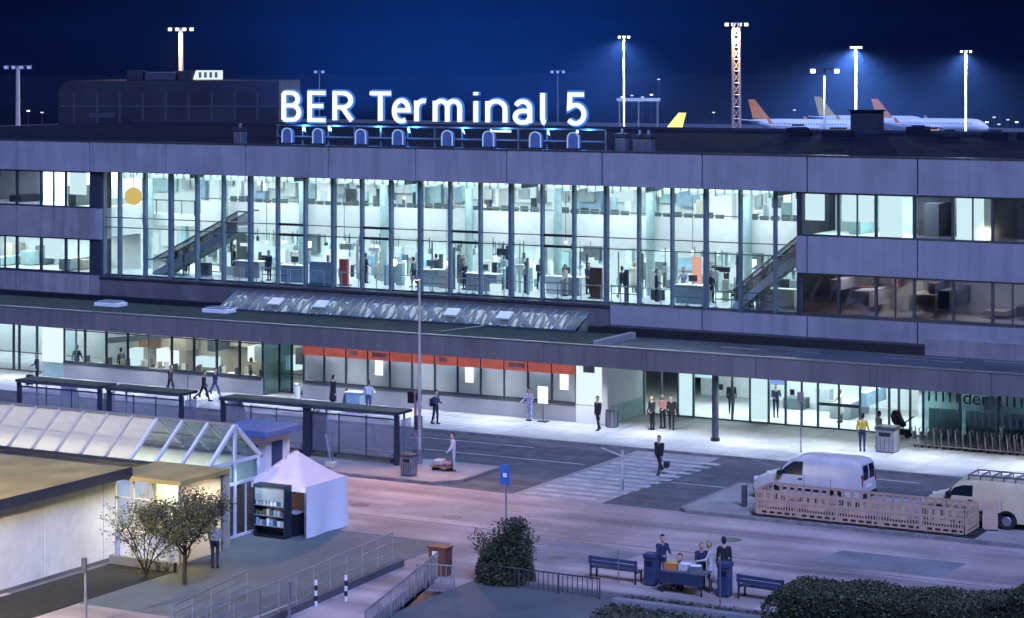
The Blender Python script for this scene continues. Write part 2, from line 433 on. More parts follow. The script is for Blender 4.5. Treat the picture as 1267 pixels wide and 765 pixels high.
# islands
def island(name, x0, x1, y0, y1, cut):
    o = MB(); poly = [(x0,y0),(x1-cut,y0),(x1,y0+cut*1.2),(x1,y1),(x0,y1)] if cut > 0 else [(x0-cut,y0),(x1,y0),(x1,y1),(x0,y1),(x0,y0-cut)]
    o.prism([(p[0]-x0, p[1]-y0) for p in poly], (x0,y0,-0.2), (1,0,0), (0,1,0), 0.33)
    b = struct(name, o, 'island')
    k = MB()
    n = len(poly)
    for i in range(n):
        a, c = Vector((*poly[i], 0.06)), Vector((*poly[(i+1)%n], 0.06))
        L = (c-a).length; d = (c-a)/L; m = max(1, int(L/1.0))
        for j in range(m):
            k.bar(a+d*(L*j/m+0.01), a+d*(L*(j+1)/m-0.01), 0.16, 0.15)
    k.build('kerb', 'kerb', b)
    return b
isl_a = island('bus_island', -110, -50.0, 84.75, 89.6, 0.9)
isl_b = island('parking_island', -38.8, 10, 84.5, 91.2, -0.5)
for i, (px, py) in enumerate(((560, 640), (905, 668), (690, 690), (445, 625), (1010, 640))):
    c = G(px, py)
    mc = thing('manhole_cover', ['round manhole cover in the pink lit plaza before the tent', 'round manhole cover left of the barrier fence kerb', 'round manhole cover near the round bush', 'round manhole cover beside the white tent wall', 'round manhole cover below the barrier fence'][i], 'manhole cover', (c.x, c.y, 0), 0, 'manhole covers')
    MB().cyl((0,0), .42, -.02, .006, 20).build('ring', 'kerb', mc); MB().cyl((0,0), .34, -.02, .009, 20).build('lid', 'metal_dark', mc)
# joints and a drain running over the plaza
pj = struct('drain_channel', MB().box(-60, -10, 77.6, 77.72, -0.1, 0.003), 'kerb')
MB().box(-60, -10, 81.3, 81.33, -0.1, 0.0025).build('joint', 'kerb', pj)
for i in range(9): MB().box(-58+i*5.2, -58+i*5.2+0.025, 72, 84.5, -0.1, 0.002).build('joint', 'kerb', pj)
pt = struct('asphalt_patch', MB().ngon([(-41.4,74.2,0.004),(-37.0,73.9,0.004),(-36.4,76.6,0.004),(-40.8,77.2,0.004)]), 'concrete')
MB().ngon([(-30.5,78.5,0.004),(-25.4,78.2,0.004),(-25.2,80.9,0.004),(-30.1,80.8,0.004)]).build('patch', 'concrete', pt)
MB().ngon([(-50,78.4,0.004),(-44.5,78.6,0.004),(-44.2,80.6,0.004),(-49.5,80.9,0.004)]).build('patch', 'island', pt)

# ------------------------------------------------------------------ terminal building
YF = 107.0          # curtain wall plane
YC = 106.45         # face of the cornice and the wings
BX = 5.85
T = thing('terminal_building', 'long three storey airport terminal with lit glass hall and lilac panel bands', 'building', (-65, YC, 0))
def tb(mb, name, m, parent=None, **kw):
    o = mb.mesh(name, m, T.location, kw.get('smooth', False), kw.get('bevel', 0))
    return obj(name, o, parent or T)
SEAM0 = -94.21 - 2*BX
# cornice: one panel per bay with a recessed joint
tb(MB().box(-120, 5, YC+0.13, YC+0.6, 12.25, 14.0), 'cornice_core', 'seam')
for i in range(-1, 15):
    x0 = SEAM0 + i*BX
    tb(MB().box(x0+0.04, x0+BX-0.04, YC, YC+0.14, 12.23, 14.05), 'cornice_panel', 'panel', bevel=0.012)
tb(MB().box(-120, 5, YC-0.03, YC+0.55, 14.06, 14.13), 'cornice_cap', 'metal_dark')
tb(MB().box(-120, 5, YC+0.56, 150, 13.7, 14.0), 'roof', 'roofing')
tb(MB().box(-120, 5, 150, 150.4, 0, 14.2), 'rear_wall', 'dark')
# window band builder for the wings
def wing(x0, x1, lit, seed):
    rnd = random.Random(seed)
    for (zb, zt, row) in ((5.95, 8.1, 0), (9.98, 12.22, 1)):
        nwin = max(1, round((x1-x0)/1.95)); w = (x1-x0)/nwin
        for i in range(nwin):
            a = x0 + i*w
            f = MB(); t = 0.07
            f.box(a, a+t, YC+0.1, YC+0.25, zb, zt); f.box(a+w-t, a+w, YC+0.1, YC+0.25, zb, zt)
            f.box(a+t, a+w-t, YC+0.1, YC+0.25, zb, zb+0.1); f.box(a+t, a+w-t, YC+0.1, YC+0.25, zt-0.08, zt)
            if (i+row) % 3 == 2: f.box(a+w*0.5-0.03, a+w*0.5+0.03, YC+0.11, YC+0.24, zb+0.1, zt-0.08)
            wn_ = tb(f, 'window', 'frame')
            g = MB().box(a+t, a+w-t, YC+0.17, YC+0.18, zb+0.1, zt-0.08)
            tb(g, 'pane', 'glass' if lit(row, i) else ('glass_dim' if (row == 0 and seed == 5) else 'glass_dark'), wn_)
            bm_ = MB().box(a+0.12, a+w*rnd.uniform(0.5, 0.92), YC+0.34, YC+0.36, zb+(0.0 if rnd.random()<.6 else 0.8), zt-0.05)
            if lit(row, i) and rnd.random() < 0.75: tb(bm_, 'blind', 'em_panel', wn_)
            tb(MB().box(a+0.002, a+w-0.002, YC+0.06, YC+0.30, zb-0.05, zb-0.001), 'sill', 'metal_dark', wn_)
    # rooms
    nroom = max(1, round((x1-x0)/BX*1.0)); 
    tb(MB().box(x0, x1, YC+5.0, YC+5.1, 5.9, 12.2), 'room_wall', 'int_wall')
    tb(MB().box(x0, x1, YC+0.30, YC+5.0, 5.6, 5.9), 'room_floor', 'int_floor')
    tb(MB().box(x0, x1, YC+0.15, YC+5.0, 8.12, 9.97), 'floor_slab', 'int_wall')
    tb(MB().box(x0, x1, YC+0.62, YC+5.0, 12.24, 12.4), 'ceiling', 'int_wall')
    # spandrel band panels
WL0, WL1 = -120, -88.35
WR0, WR1 = -41.9, 5
def band(x0, x1, zb, zt, m, y=YC):
    xs = [x0] + [SEAM0 + i*BX for i in range(0, 20) if x0+0.4 < SEAM0 + i*BX < x1-0.4] + [x1]
    for a, b in zip(xs[:-1], xs[1:]):
        tb(MB().box(a+0.035, b-0.035, y, y+0.15, zb, zt), 'spandrel_panel', m, bevel=0.012)
    tb(MB().box(x0+0.04, x1-0.04, y+0.151, y+0.3, zb+0.02, zt-0.02), 'spandrel_core', 'seam')
wing(-112, WL1, lambda r, i: (i in (10, 11)) or r == 0 , 3)
band(-112, WL1+0.35, 8.1, 9.97, 'panel_rust')
band(-112, WL1+0.75, 4.7, 5.88, 'panel_rust')
tb(MB().box(WL1, WL1+0.75, YC+0.16, YC+1.2, 5.9, 8.09), 'corner_pier', 'dark')
tb(MB().box(WL1, WL1+0.75, YC+0.16, YC+1.2, 9.98, 12.24), 'corner_pier', 'dark')
tb(MB().box(WL1+0.36, WL1+0.75, YC+0.05, YC+1.2, 8.1, 9.97), 'corner_pier', 'panel')
wing(WR0, -6, lambda r, i: r == 1 and i in (0, 1, 2, 4, 6), 5)
band(WR0-0.3, -6, 8.1, 9.97, 'panel')
band(WR0-10.9, -6, 4.75, 5.88, 'panel')
tb(MB().box(WR0-0.25, WR0, YC+0.1, YC+6, 5.9, 8.09), 'corner_pier', 'dark')
tb(MB().box(WR0-0.25, WR0, YC+0.1, YC+6, 9.98, 12.22), 'corner_pier', 'dark')
# upper part of the wall behind the skylight
tb(MB().box(WL1+0.76, WR0-10.9, YC+0.1, YC+0.5, 4.4, 5.75), 'sill_wall', 'concrete_dark')
tb(MB().box(WL1+0.76, WR0, YC+0.02, YF+0.2, 5.76, 5.88), 'sill_rail', 'metal_dark')

# curtain wall of the hall
AX0, AX1 = -87.6, -42.15
mx = [AX0] + [-82.5 + (j-2)*BX/3 for j in range(0, 24) if AX0+0.6 < -82.5 + (j-2)*BX/3 < AX1-0.3] + [AX1]
vents = {7, 10, 13, 16}
ZB, ZM0, ZM1, ZT = 5.9, 8.85, 9.45, 12.3
for i, x in enumerate(mx):
    thick = abs(((x + 82.5)/BX) - round((x + 82.5)/BX)) < 0.02
    w = 0.10 if thick else 0.06
    tb(MB().box(x-w, x+w, YF-0.18, YF+0.16, ZB, ZT), 'mullion', 'frame_blue')
for i in range(len(mx)-1):
    a, b = mx[i]+0.102, mx[i+1]-0.102
    vent = i in vents
    for z in (ZM0, ZM1):
        h = 0.07 if vent else 0.028
        tb(MB().box(a, b, YF-0.07, YF+0.07, z-h, z+h), 'transom', 'black' if vent else 'frame')
    tb(MB().box(a, b, YF-0.07, YF+0.07, ZB, ZB+0.10), 'transom', 'frame')
    for (z0, z1) in ((ZB+0.1, ZM0-0.07), (ZM0+0.07, ZM1-0.07), (ZM1+0.07, ZT)):
        tb(MB().box(a-0.03, b+0.03, YF-0.01, YF+0.005, z0-0.03, z1+0.03), 'pane', 'glass')

# ------------------------------------------------------------------ the hall inside
IX0, IX1 = -100.0, -42.2
tb(MB().box(IX0, IX1, YF+0.17, 122, 5.5, 5.88), 'hall_floor', 'int_floor')
tb(MB().box(IX0, IX1, YF+0.62, 122, 12.32, 12.5), 'hall_ceiling', 'int_wall')
tb(MB().box(IX0, IX1, 120, 120.3, 5.88, 12.32), 'hall_rear_wall', 'int_wall')
tb(MB().box(IX1, IX1+0.2, YF+0.3, 120, 5.88, 12.32), 'hall_end_wall', 'int_wall')
tb(MB().box(IX0-0.2, IX0, YF+0.3, 120, 5.88, 12.32), 'hall_end_wall', 'int_wall')
# gallery: white parapet band and slab
GY = 112.6
tb(MB().box(-84.5, IX1-0.01, GY, GY+0.15, 8.45, 10.25), 'gallery_parapet', 'wall_white')
tb(MB().box(IX0, IX1-0.01, GY+0.16, 119.99, 8.7, 9.0), 'gallery_slab', 'int_wall')
tb(MB().box(IX0, -84.6, GY, GY+0.12, 8.6, 9.3), 'gallery_edge', 'wall_white')
rl = MB(); rl.bar((IX0, GY, 10.2), (-84.6, GY, 10.2), 0.06)
for i in range(16): rl.bar((IX0+i, GY, 9.3), (IX0+i, GY, 10.2), 0.04)
tb(rl, 'gallery_railing', 'frame')
rnd = random.Random(11)
# upper rear offices: panels, doors, windows along the gallery
x = IX0+0.3
while x < IX1-1.5:
    w = rnd.uniform(0.5, 1.9); t = rnd.random()
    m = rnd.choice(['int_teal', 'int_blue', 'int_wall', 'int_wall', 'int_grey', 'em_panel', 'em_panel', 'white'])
    z0 = 9.0 if t < .55 else rnd.uniform(10.2, 10.9); z1 = rnd.uniform(11.4, 12.2)
    d = rnd.uniform(0.05, 0.5)
    tb(MB().box(x, x+w, 118.5-d, 118.6, z0, z1), 'wall_panel', m)
    if rnd.random() < 0.35:
        tb(MB().box(x+w*0.2, x+w*0.8, 118.3-d, 118.49-d, 10.6, 11.5), 'screen', rnd.choice(['int_dark', 'int_grey', 'int_dark']))
    x += w + rnd.uniform(0.04, 0.5)
tb(MB().box(IX0, IX1-0.02, 118.61, 118.8, 9.0, 12.3), 'gallery_wall', 'int_wall')
# ceiling strips, hanging pipes
for i in range(19):
    xx = IX0 + 2 + i*3.0
    tb(MB().box(xx, xx+0.9, GY+1.0, GY+1.25, 8.62, 8.69), 'ceiling_lamp', 'em_white')
# columns
for j in range(-3, 8):
    xx = -82.5 + j*BX
    if xx > IX1-0.6: continue
    tb(MB().cyl((xx+0.2, GY-0.5), 0.24, 5.88, 12.32, 16), 'column', 'int_teal', smooth='auto')
    tb(MB().box(xx+2.6, xx+3.0, 116.0, 116.4, 5.88, 8.7), 'column', 'int_grey')
# lower rear wall: posters, doors, niches
x = IX0+0.4
while x < IX1-1.6:
    w = rnd.uniform(0.35, 1.5)
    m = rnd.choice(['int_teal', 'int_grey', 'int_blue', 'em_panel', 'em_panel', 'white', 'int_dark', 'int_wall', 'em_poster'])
    z0 = rnd.choice([5.9, 5.9, 6.3, 6.9, 7.2]); z1 = z0 + rnd.uniform(0.5, 1.5)
    tb(MB().box(x, x+w, 116.9-rnd.uniform(0, .3), 117.1, z0, min(z1, 8.5)), 'wall_panel', m)
    x += w + rnd.uniform(0.1, 0.9)
tb(MB().box(IX0, IX1-0.02, 117.1, 117.3, 5.88, 8.7), 'lower_wall', 'int_wall')
for i in range(26):
    xx = rnd.uniform(-84, IX1-1)
    yy = rnd.uniform(108.4, 115)
    w = rnd.uniform(0.05, 0.2)
    tb(MB().box(xx, xx+w, yy, yy+w, 5.88, rnd.uniform(7.4, 8.6)), 'post', rnd.choice(['int_dark', 'int_grey', 'int_teal', 'frame']))

# ceiling baffles and a front handrail
for i in range(88):
    xx = -87.3 + i*0.51
    if xx < IX1-.2: tb(MB().box(xx, xx+.035, YF+1.4, YF+3.4, 11.75+.12*(i % 3), 12.3), 'ceiling_baffle', 'int_grey' if i % 4 else 'int_teal')
tb(MB().tube([(-84.4, GY-.1, 10.42), (IX1-.05, GY-.1, 10.42)], .035, 6), 'gallery_handrail', 'int_dark')
tb(MB().tube([(-78.0, YF+.75, 6.75), (IX1-4.5, YF+.75, 6.75)], .025, 6), 'window_rail', 'int_grey')
for i in range(26): tb(MB().box(-78.0+i*1.2, -77.96+i*1.2, YF+.73, YF+.77, 5.88, 6.73), 'rail_post', 'int_grey')
# finer fittings in the depth of the hall: sign boards, machines, shelves, rails, blinds
mm_ = ['int_grey', 'int_dark', 'int_teal', 'int_blue', 'white', 'em_panel', 'int_grey', 'beige', 'frame', 'int_wall']
for i in range(240):                       # lower level
    xx = rnd.uniform(-86, IX1-1.2); yy = rnd.uniform(109.2, 116.6); w = rnd.choice([.06, .1, .15, .25, .4, .7])*rnd.uniform(.8, 1.3); hh = rnd.uniform(.35, 1.7)
    zz = 5.88 if rnd.random() < .6 else rnd.uniform(7.2, 8.1); hh = min(hh, 8.6-zz) if zz < 6 else rnd.uniform(.15, .42)
    fo = tb(MB().box(xx, xx+w, yy, yy+rnd.uniform(.1,.4), zz, zz+hh), 'hall_fitting', rnd.choice(mm_))
    if zz > 6: tb(MB().box(xx+w/2-.02, xx+w/2+.02, yy+.03, yy+.07, zz+hh, 8.69), 'hanger', 'int_dark', fo)
for i in range(110):                       # gallery level
    xx = rnd.uniform(-86, IX1-1.2); yy = rnd.uniform(GY+1.6, 117.8); w = rnd.choice([.06, .12, .2, .35, .6])*rnd.uniform(.8, 1.3); hh = rnd.uniform(.5, 2.4)
    zz = 9.0 if rnd.random() < .7 else rnd.uniform(10.6, 11.6); hh = min(hh, 12.2-zz)
    fo = tb(MB().box(xx, xx+w, yy, yy+rnd.uniform(.1,.4), zz, zz+hh), 'gallery_fitting', rnd.choice(mm_))
    if zz > 10: tb(MB().box(xx+w/2-.02, xx+w/2+.02, yy+.03, yy+.07, zz+hh, 12.31), 'hanger', 'int_dark', fo)
for i in range(40):                        # behind the lower right wing windows
    xx = rnd.uniform(WR0+.3, -9); w = rnd.uniform(.2, 1.4); zz = rnd.uniform(5.95, 7.2)
    tb(MB().box(xx, xx+w, YC+rnd.uniform(1.2, 4.6), YC+4.9, zz, zz+rnd.uniform(.2, .9)), 'room_fitting', rnd.choice(['beige', 'int_grey', 'wood', 'cl_pink', 'white', 'em_poster', 'int_dark']))
for i in range(14):                        # upper wing rooms
    xx = rnd.uniform(WR0+.3, -20); w = rnd.uniform(.4, 1.2)
    tb(MB().box(xx, xx+w, YC+rnd.uniform(2.2, 4.6), YC+4.9, 9.98, 9.98+rnd.uniform(.4, 1.9)), 'room_fitting', rnd.choice(['int_grey', 'int_dark', 'int_teal', 'white', 'beige']))
    xx = rnd.uniform(-104, -89.5); zz = rnd.choice([5.95, 9.98])
    tb(MB().box(xx, xx+w, YC+rnd.uniform(1.5, 4.6), YC+4.9, zz, zz+rnd.uniform(.4, 1.3)), 'room_fitting', rnd.choice(['int_grey', 'int_dark', 'int_teal', 'beige']))
# lights of the hall (lamps of the ceiling)
for i in range(7):
    area('hall_light', (-93 + i*7.6, YF+3.0, 12.2), 6.5, 3.0, 270, (0.90, 0.97, 1.0))
    area('hall_light', (-93 + i*7.6, YF+8.2, 12.2), 6.5, 2.2, 140, (0.90, 0.97, 1.0))
    area('hall_light', (-93 + i*7.6, GY+1.6, 8.6), 6.5, 2.0, 185, (0.82, 0.97, 1.0))
area('wing_light', (-97, YC+2.6, 12.2), 14, 2.5, 260, (0.88, 0.97, 1.0))
area('wing_light', (-97, YC+2.6, 8.0), 14, 2.5, 300, (0.90, 0.97, 1.0))
area('wing_light', (-38.5, YC+2.6, 12.2), 6, 2.5, 150, (0.80, 0.97, 0.97))
area('wing_light', (-28, YC+2.6, 12.2), 5, 2.5, 100, (0.85, 0.97, 1.0))
area('wing_light', (-34, YC+3.0, 8.0), 14, 1.5, 80, (0.85, 0.88, 1.0))

# escalator and stair in the hall
def escalator(name, label, x0, x1, y, z0, z1, w, m1, m2):
    e = thing(name, label, name.replace('_', ' ') if name != 'escalator' else 'escalator', (x0, y, z0))
    dx, dz = x1-x0, z1-z0
    L = math.hypot(dx, dz); n = 18
    st = MB()
    for i in range(n):
        st.box(min(dx*i/n, dx*(i+1)/n), max(dx*i/n, dx*(i+1)/n), -w/2+0.05, w/2-0.05, dz*i/n-0.18, dz*(i+1)/n)
    st.build('steps', 'int_grey', e)
    for s in (-1, 1):
        b = MB().prism([(0,-0.35),(dx,dz-0.35),(dx,dz+0.15),(0,0.15)], (0, s*w/2, 0), (1,0,0), (0,0,1), 0.05)
        b.build('side_panel', m1, e)
        g = MB().prism([(0,0.16),(dx,dz+0.16),(dx,dz+0.9),(0,0.9)], (0, s*w/2-0.02, 0), (1,0,0), (0,0,1), 0.02)
        g.build('balustrade', 'glass_dim', e)
        MB().tube([(-0.5*math.copysign(1,dx), s*w/2, 0.85), (0, s*w/2, 0.95), (dx, s*w/2, dz+0.95), (dx+0.6*math.copysign(1,dx), s*w/2, dz+0.95)], 0.05, 8).build('handrail', m2, e)
    return e
escalator('escalator', 'grey escalator rising to the gallery behind the hall glass beside the left wing', -85.4, -79.0, 109.6, 5.88, 9.0, 1.3, 'int_grey', 'int_dark')
escalator('staircase', 'pale staircase with handrails at the end of the hall beside the dark right wing windows', -46.5, -42.9, 109.0, 5.88, 8.8, 1.2, 'white', 'int_grey')
def lamp_ball(label, x, y, Y, r, m='em_warm', pw=60):
    X = PX(x, Y); Z = PZ(x, y, Y)
    t = thing('globe_lamp', label, 'lamp', (X, Y, Z))
    MB().lathe((0,0,0), [(r*math.sin(a)+0.001, -r*math.cos(a)) for a in [math.pi*i/10 for i in range(11)]], 16).build('globe', m, t, smooth=True)
    MB().cyl((0,0), 0.02, r, max(r+0.05, 12.3-Z), 8).build('stem', 'int_dark', t)
lamp_ball('big amber globe lamp behind the glass above the escalator foot', 165, 243, 108.5, 0.55)
lamp_ball('small bright yellow lamp behind the glass left of the tall grey pole', 487, 325, 109.0, 0.22, 'em_lamp')
lamp_ball('small pinkish lamp behind the glass right of the tall grey pole', 553, 326, 109.0, 0.14, 'em_warm_white')

for i, (px, py) in enumerate(((426, 300), (700, 300), (600, 255), (500, 245), (857, 312), (935, 262), (330, 300), (275, 240))):
    lamp_ball('tiny warm ceiling lamp inside the hall, %s from the left wing' % ['third','sixth','fifth','fourth','seventh','eighth','second','first'][i], px, py, 111.0, 0.09, 'em_warm_white')
# hall furniture: desks, seats, stands
def desk(label, x, y, w, m):
    d = thing('check_in_desk', label, 'desk', (x, y, 5.88), 0, 'desks in the glazed hall')
    MB().box(-w/2, w/2, -0.3, 0.3, 0, 0.95).build('body', m, d, bevel=0.02)
    MB().box(-w/2-0.05, w/2+0.05, -0.38, 0.36, 0.951, 1.0).build('counter_top', 'white', d, bevel=0.01)
    MB().box(-0.25, 0.25, 0.0, 0.06, 1.15, 1.5).build('monitor', 'int_dark', d)
    MB().box(-0.04, 0.04, 0.0, 0.05, 1.0, 1.149).build('monitor_foot', 'int_grey', d)
ords = ['first', 'second', 'third', 'fourth', 'fifth', 'sixth', 'seventh', 'eighth']
for j, (dx, yy, w, m) in enumerate([(3.4, 110.3, 1.8, 'int_grey'), (1.6, 109.2, 1.6, 'int_blue'), (4.2, 110.8, 1.5, 'int_teal'), (2.4, 110.0, 2.0, 'int_grey'), (1.5, 110.6, 2.2, 'white'), (3.9, 109.6, 1.8, 'int_teal'), (2.8, 109.9, 2.2, 'white')]):
    desk('check-in desk standing behind the glass in the %s hall bay from the left' % ords[j+1 if j < 7 else 7], -82.5+j*BX+dx, yy, w, m)
for j in range(7):
    s = thing('seat_row', 'row of dark seats on the gallery above the white band, %s row from the left' % ords[j], 'seats', (-80.5+j*BX, GY+1.0, 9.0), 0, 'seat rows on the gallery')
    MB().box(-2.3, 2.3, -0.05, 0.05, 0.25, 0.32).build('beam', 'int_dark', s)
    for q in range(7):
        xx = -2.2 + q*0.64
        MB().box(xx, xx+0.5, -0.3, 0.2, 0.40, 0.47).build('seat', 'int_dark', s)
        MB().box(xx, xx+0.5, -0.36, -0.30, 0.5, rnd.uniform(1.42, 1.58)).build('backrest', 'int_dark', s)
    for q in (-1.8, 1.8): MB().box(q-0.03, q+0.03, -0.2, 0.2, 0, 0.25).build('leg', 'int_dark', s)
def stand(label, px, Y, w, h, m, z=5.88):
    X = PX(px, Y)
    s = thing('display_stand', label, 'stand', (X, Y, z))
    MB().box(-w/2, w/2, -0.1, 0.1, 0.08, h).build('board', m, s, bevel=0.015)
    MB().box(-w/2-0.08, w/2+0.08, -0.22, 0.22, 0, 0.079).build('base', 'int_dark', s)
    return s
stand('narrow red display stand behind the hall glass', 426, 108.6, 0.55, 1.55, 'red')
stand('blue box shaped stand behind the hall glass left of the red stand', 397, 108.4, 1.5, 1.35, 'int_blue')
stand('tall brown cabinet behind the hall glass near the middle of the facade', 738, 109.2, 0.7, 1.7, 'brown')
stand('dark information board hanging low beyond the escalator', 300, 112.0, 0.8, 2.4, 'int_dark')
stand('pink lit poster stand deep in the hall right of the middle', 862, 112.0, 0.5, 2.3, 'em_pink')
# queue barriers near the front glass
for j, px in enumerate((262, 340, 535, 585, 690, 775, 850, 905, 940)):
    X = PX(px, 108.2)
    b = thing('queue_barrier', 'low queue barrier at the foot of the hall glass, %s one from the left' % (ords + ['ninth'])[j], 'barrier', (X, 108.2, 5.88), 0, 'queue barriers in the hall')
    for q in (-0.9, 0, 0.9):
        MB().cyl((q, 0), 0.03, 0, 0.95, 8).build('post', 'metal', b)
        MB().cyl((q, 0), 0.15, 0, 0.03, 12).build('foot', 'int_dark', b)
    MB().box(-0.9, 0.9, -0.01, 0.01, 0.82, 0.88).build('belt', 'int_dark', b)
    MB().box(-0.9, 0.9, -0.01, 0.01, 0.42, 0.47).build('belt', 'int_dark', b)

# ------------------------------------------------------------------ canopy over the pavement
YV = 100.2          # canopy front
ZV0, ZV1 = 3.45, 4.5
YS = 102.8          # shop front plane
x = -112.0
while x < 0:
    tb(MB().box(x+0.012, x+BX-0.012, YV, YV+0.2, ZV0, ZV1), 'fascia_panel', 'fascia', bevel=0.02); x += BX
tb(MB().box(-112, 0, YV+0.201, YC+0.1, ZV0+0.05, ZV0+0.12), 'canopy_soffit', 'soffit')
tb(MB().box(-112, 0, YV+0.201, YC+0.1, ZV1-0.32, ZV1-0.10), 'canopy_roof', 'canopy_top')
tb(MB().box(-112, 0, YV-0.03, YV+0.28, ZV1+0.001, ZV1+0.045), 'edge_trim', 'metal')
# green roof field with a raised rim, and a step where it ends
XM = PX(760, 103)
tb(MB().box(-112, XM, YV+0.6, 105.2, ZV1-0.1, ZV1+0.02), 'green_roof', 'moss')
rim = MB().bar((XM+0.1, YV+0.5, ZV1+0.05), (XM+0.1, 105.0, ZV1+0.05), 0.35, 0.32)
tb(rim, 'roof_rim', 'concrete')
for i in range(7):
    y = rnd.uniform(101.2, 105.3); xx = rnd.uniform(-52, -24)
    tb(MB().box(xx, xx+rnd.uniform(2, 5), y, y+0.25, ZV1-0.1, ZV1-0.085), 'roof_joint', 'metal')
tb(MB().tube([(PX(545, 101.2), 101.2, ZV1+0.1), (PX(600, 104.6), 104.6, ZV1+0.1)], 0.03, 6), 'roof_cable', 'metal')
# dark block and step in front of the right parapet
tb(MB().box(-112, -44.6-6, YC-0.35, YC-0.01, 4.3, 4.72), 'roof_curb', 'black')
tb(MB().box(PX(745, 105.6), PX(1143, 105.6), 105.5, YC-0.01, 4.3, 4.85), 'roof_curb', 'black')
tb(MB().box(PX(1143, 105.6)+0.01, 0, 105.7, YC-0.01, 4.3, 5.2), 'parapet_block', 'panel_rust')
# lean-to skylight along the foot of the hall glass
SX0, SX1 = PX(283, 105.6), PX(722, 105.6)
sk = MB().box(SX0, SX1, 104.6, 104.75, 4.42, 4.62); skl = tb(sk, 'skylight', 'metal_dark')
tb(MB().box(SX0, SX1, YC-0.08, YC-0.01, 5.4, 5.5), 'top_rail', 'metal', skl)
ns = 34
for i in range(ns):
    a = SX0 + (SX1-SX0)*i/ns; b = SX0 + (SX1-SX0)*(i+1)/ns
    m = MB(); m.quad((a+0.03, 104.7, 4.64), (b-0.03, 104.7, 4.64), (b-0.03, YC-0.05, 5.42), (a+0.03, YC-0.05, 5.42))
    o = tb(m, 'pane', 'glass_sky', skl)
    tb(MB().bar((a, 104.68, 4.66), (a, YC-0.05, 5.45), 0.05, 0.06), 'rib', 'galv', skl)
for xx in (SX0, SX1):
    tb(MB().ngon([(xx, 104.65, 4.45), (xx, YC-0.02, 4.45), (xx, YC-0.02, 5.45)]), 'gable', 'glass_sky', skl)
for px in (342, 398, 560, 625):
    X = PX(px, 105.4)
    v = MB().bar((X-0.4, 105.35, 5.12), (X+0.4, 105.35, 5.12), 0.7, 0.10, (0,-0.5,1)); tb(v, 'vent_flap', 'white', skl)
for i in range(18):
    point_x = SX0 + (i+0.5)*(SX1-SX0)/18
for k_ in range(5):
    area('skylight_lamp', (SX0+(k_+0.5)*(SX1-SX0)/5, 105.6, 4.6), 4.5, 0.6, 3.5, (0.9, 1.0, 0.97), (math.pi, 0, 0))
# roof hatches
for i, (px, py) in enumerate(((137, 379), (271, 387))):
    c = G(px, py, ZV1)
    h = thing('roof_hatch', ('white rooflight box on the canopy roof nearer the left wing', 'white rooflight box on the canopy roof just left of the skylight')[i], 'rooflight', (c.x, c.y, ZV1+0.02), 0, 'rooflights on the canopy')
    MB().box(-0.85, 0.85, -0.5, 0.5, 0, 0.22).build('upstand', 'white', h, bevel=0.02)
    MB().box(-0.7, 0.1, -0.42, 0.42, 0.221, 0.32).build('dome', 'glass_frost', h, bevel=0.04)
    MB().box(0.14, 0.7, -0.42, 0.42, 0.221, 0.32).build('dome', 'glass_frost', h, bevel=0.04)
# canopy downlights
k_ = 0
xx = -104.0
while xx < -14:
    tb(MB().cyl((xx, 101.4), 0.22, ZV0+0.02, ZV0+0.05, 14), 'downlight', 'em_lamp_blue')
    spot('downlight_lamp', (xx, 101.4, ZV0), (xx, 101.1, 0), 470, (0.90, 0.96, 1.0), 132, 0.9, 0.2)
    xx += BX*.8
# canopy columns
for px in (885,):
    X = PX(px, 100.9)
    tb(MB().cyl((X, 100.9), 0.17, 0.12, ZV0+0.05, 14), 'canopy_column', 'metal_dark', smooth='auto')
    tb(MB().cyl((X, 100.9), 0.23, 0.12, 0.3, 14), 'column_base', 'black')

# ------------------------------------------------------------------ ground floor fronts
GZ = 0.12
def shop_window(x0, x1, z0, z1, m, y=YS, frame='frame', name='shop_window', mid=None):
    f = MB(); t = 0.045
    f.box(x0, x0+t, y-0.05, y+0.1, z0, z1); f.box(x1-t, x1, y-0.05, y+0.1, z0, z1)
    f.box(x0+t, x1-t, y-0.05, y+0.1, z0, z0+0.07); f.box(x0+t, x1-t, y-0.05, y+0.1, z1-0.06, z1)
    if mid: f.box(x0+t, x1-t, y-0.04, y+0.09, mid-0.03, mid+0.03)
    w = tb(f, name, frame)
    tb(MB().box(x0+t, x1-t, y+0.01, y+0.025, z0+0.07, z1-0.06), 'pane', m, w)
    return w
XS0, XS1 = PX(79, YS), PX(325, YS)          # cafe windows
XV1 = PX(375, YS)                            # vestibule end
XR1 = PX(713, YS)                            # red windows end
XW1 = PX(752, YS)                            # white panel end
SZ = GZ + 0.95
tb(MB().box(XS0, XS1, YS-0.04, YS+0.25, GZ, SZ), 'plinth', 'plinth', bevel=0.01)
tb(MB().box(XV1, XR1, YS-0.04, YS+0.25, GZ, SZ), 'plinth', 'plinth', bevel=0.01)
tb(MB().box(XS0, XS1, YS-0.10, YS-0.041, SZ-0.05, SZ+0.02), 'sill', 'metal_dark')
tb(MB().box(XV1, XR1, YS-0.10, YS-0.041, SZ-0.05, SZ+0.02), 'sill', 'metal_dark')
nw = 9
for i in range(nw):
    a = XS0 + (XS1-XS0)*i/nw; b = XS0 + (XS1-XS0)*(i+1)/nw
    shop_window(a, b, SZ+0.021, 3.52, 'glass', frame=('galv' if i in (4,) else 'frame'), mid=3.0)
nr = 12
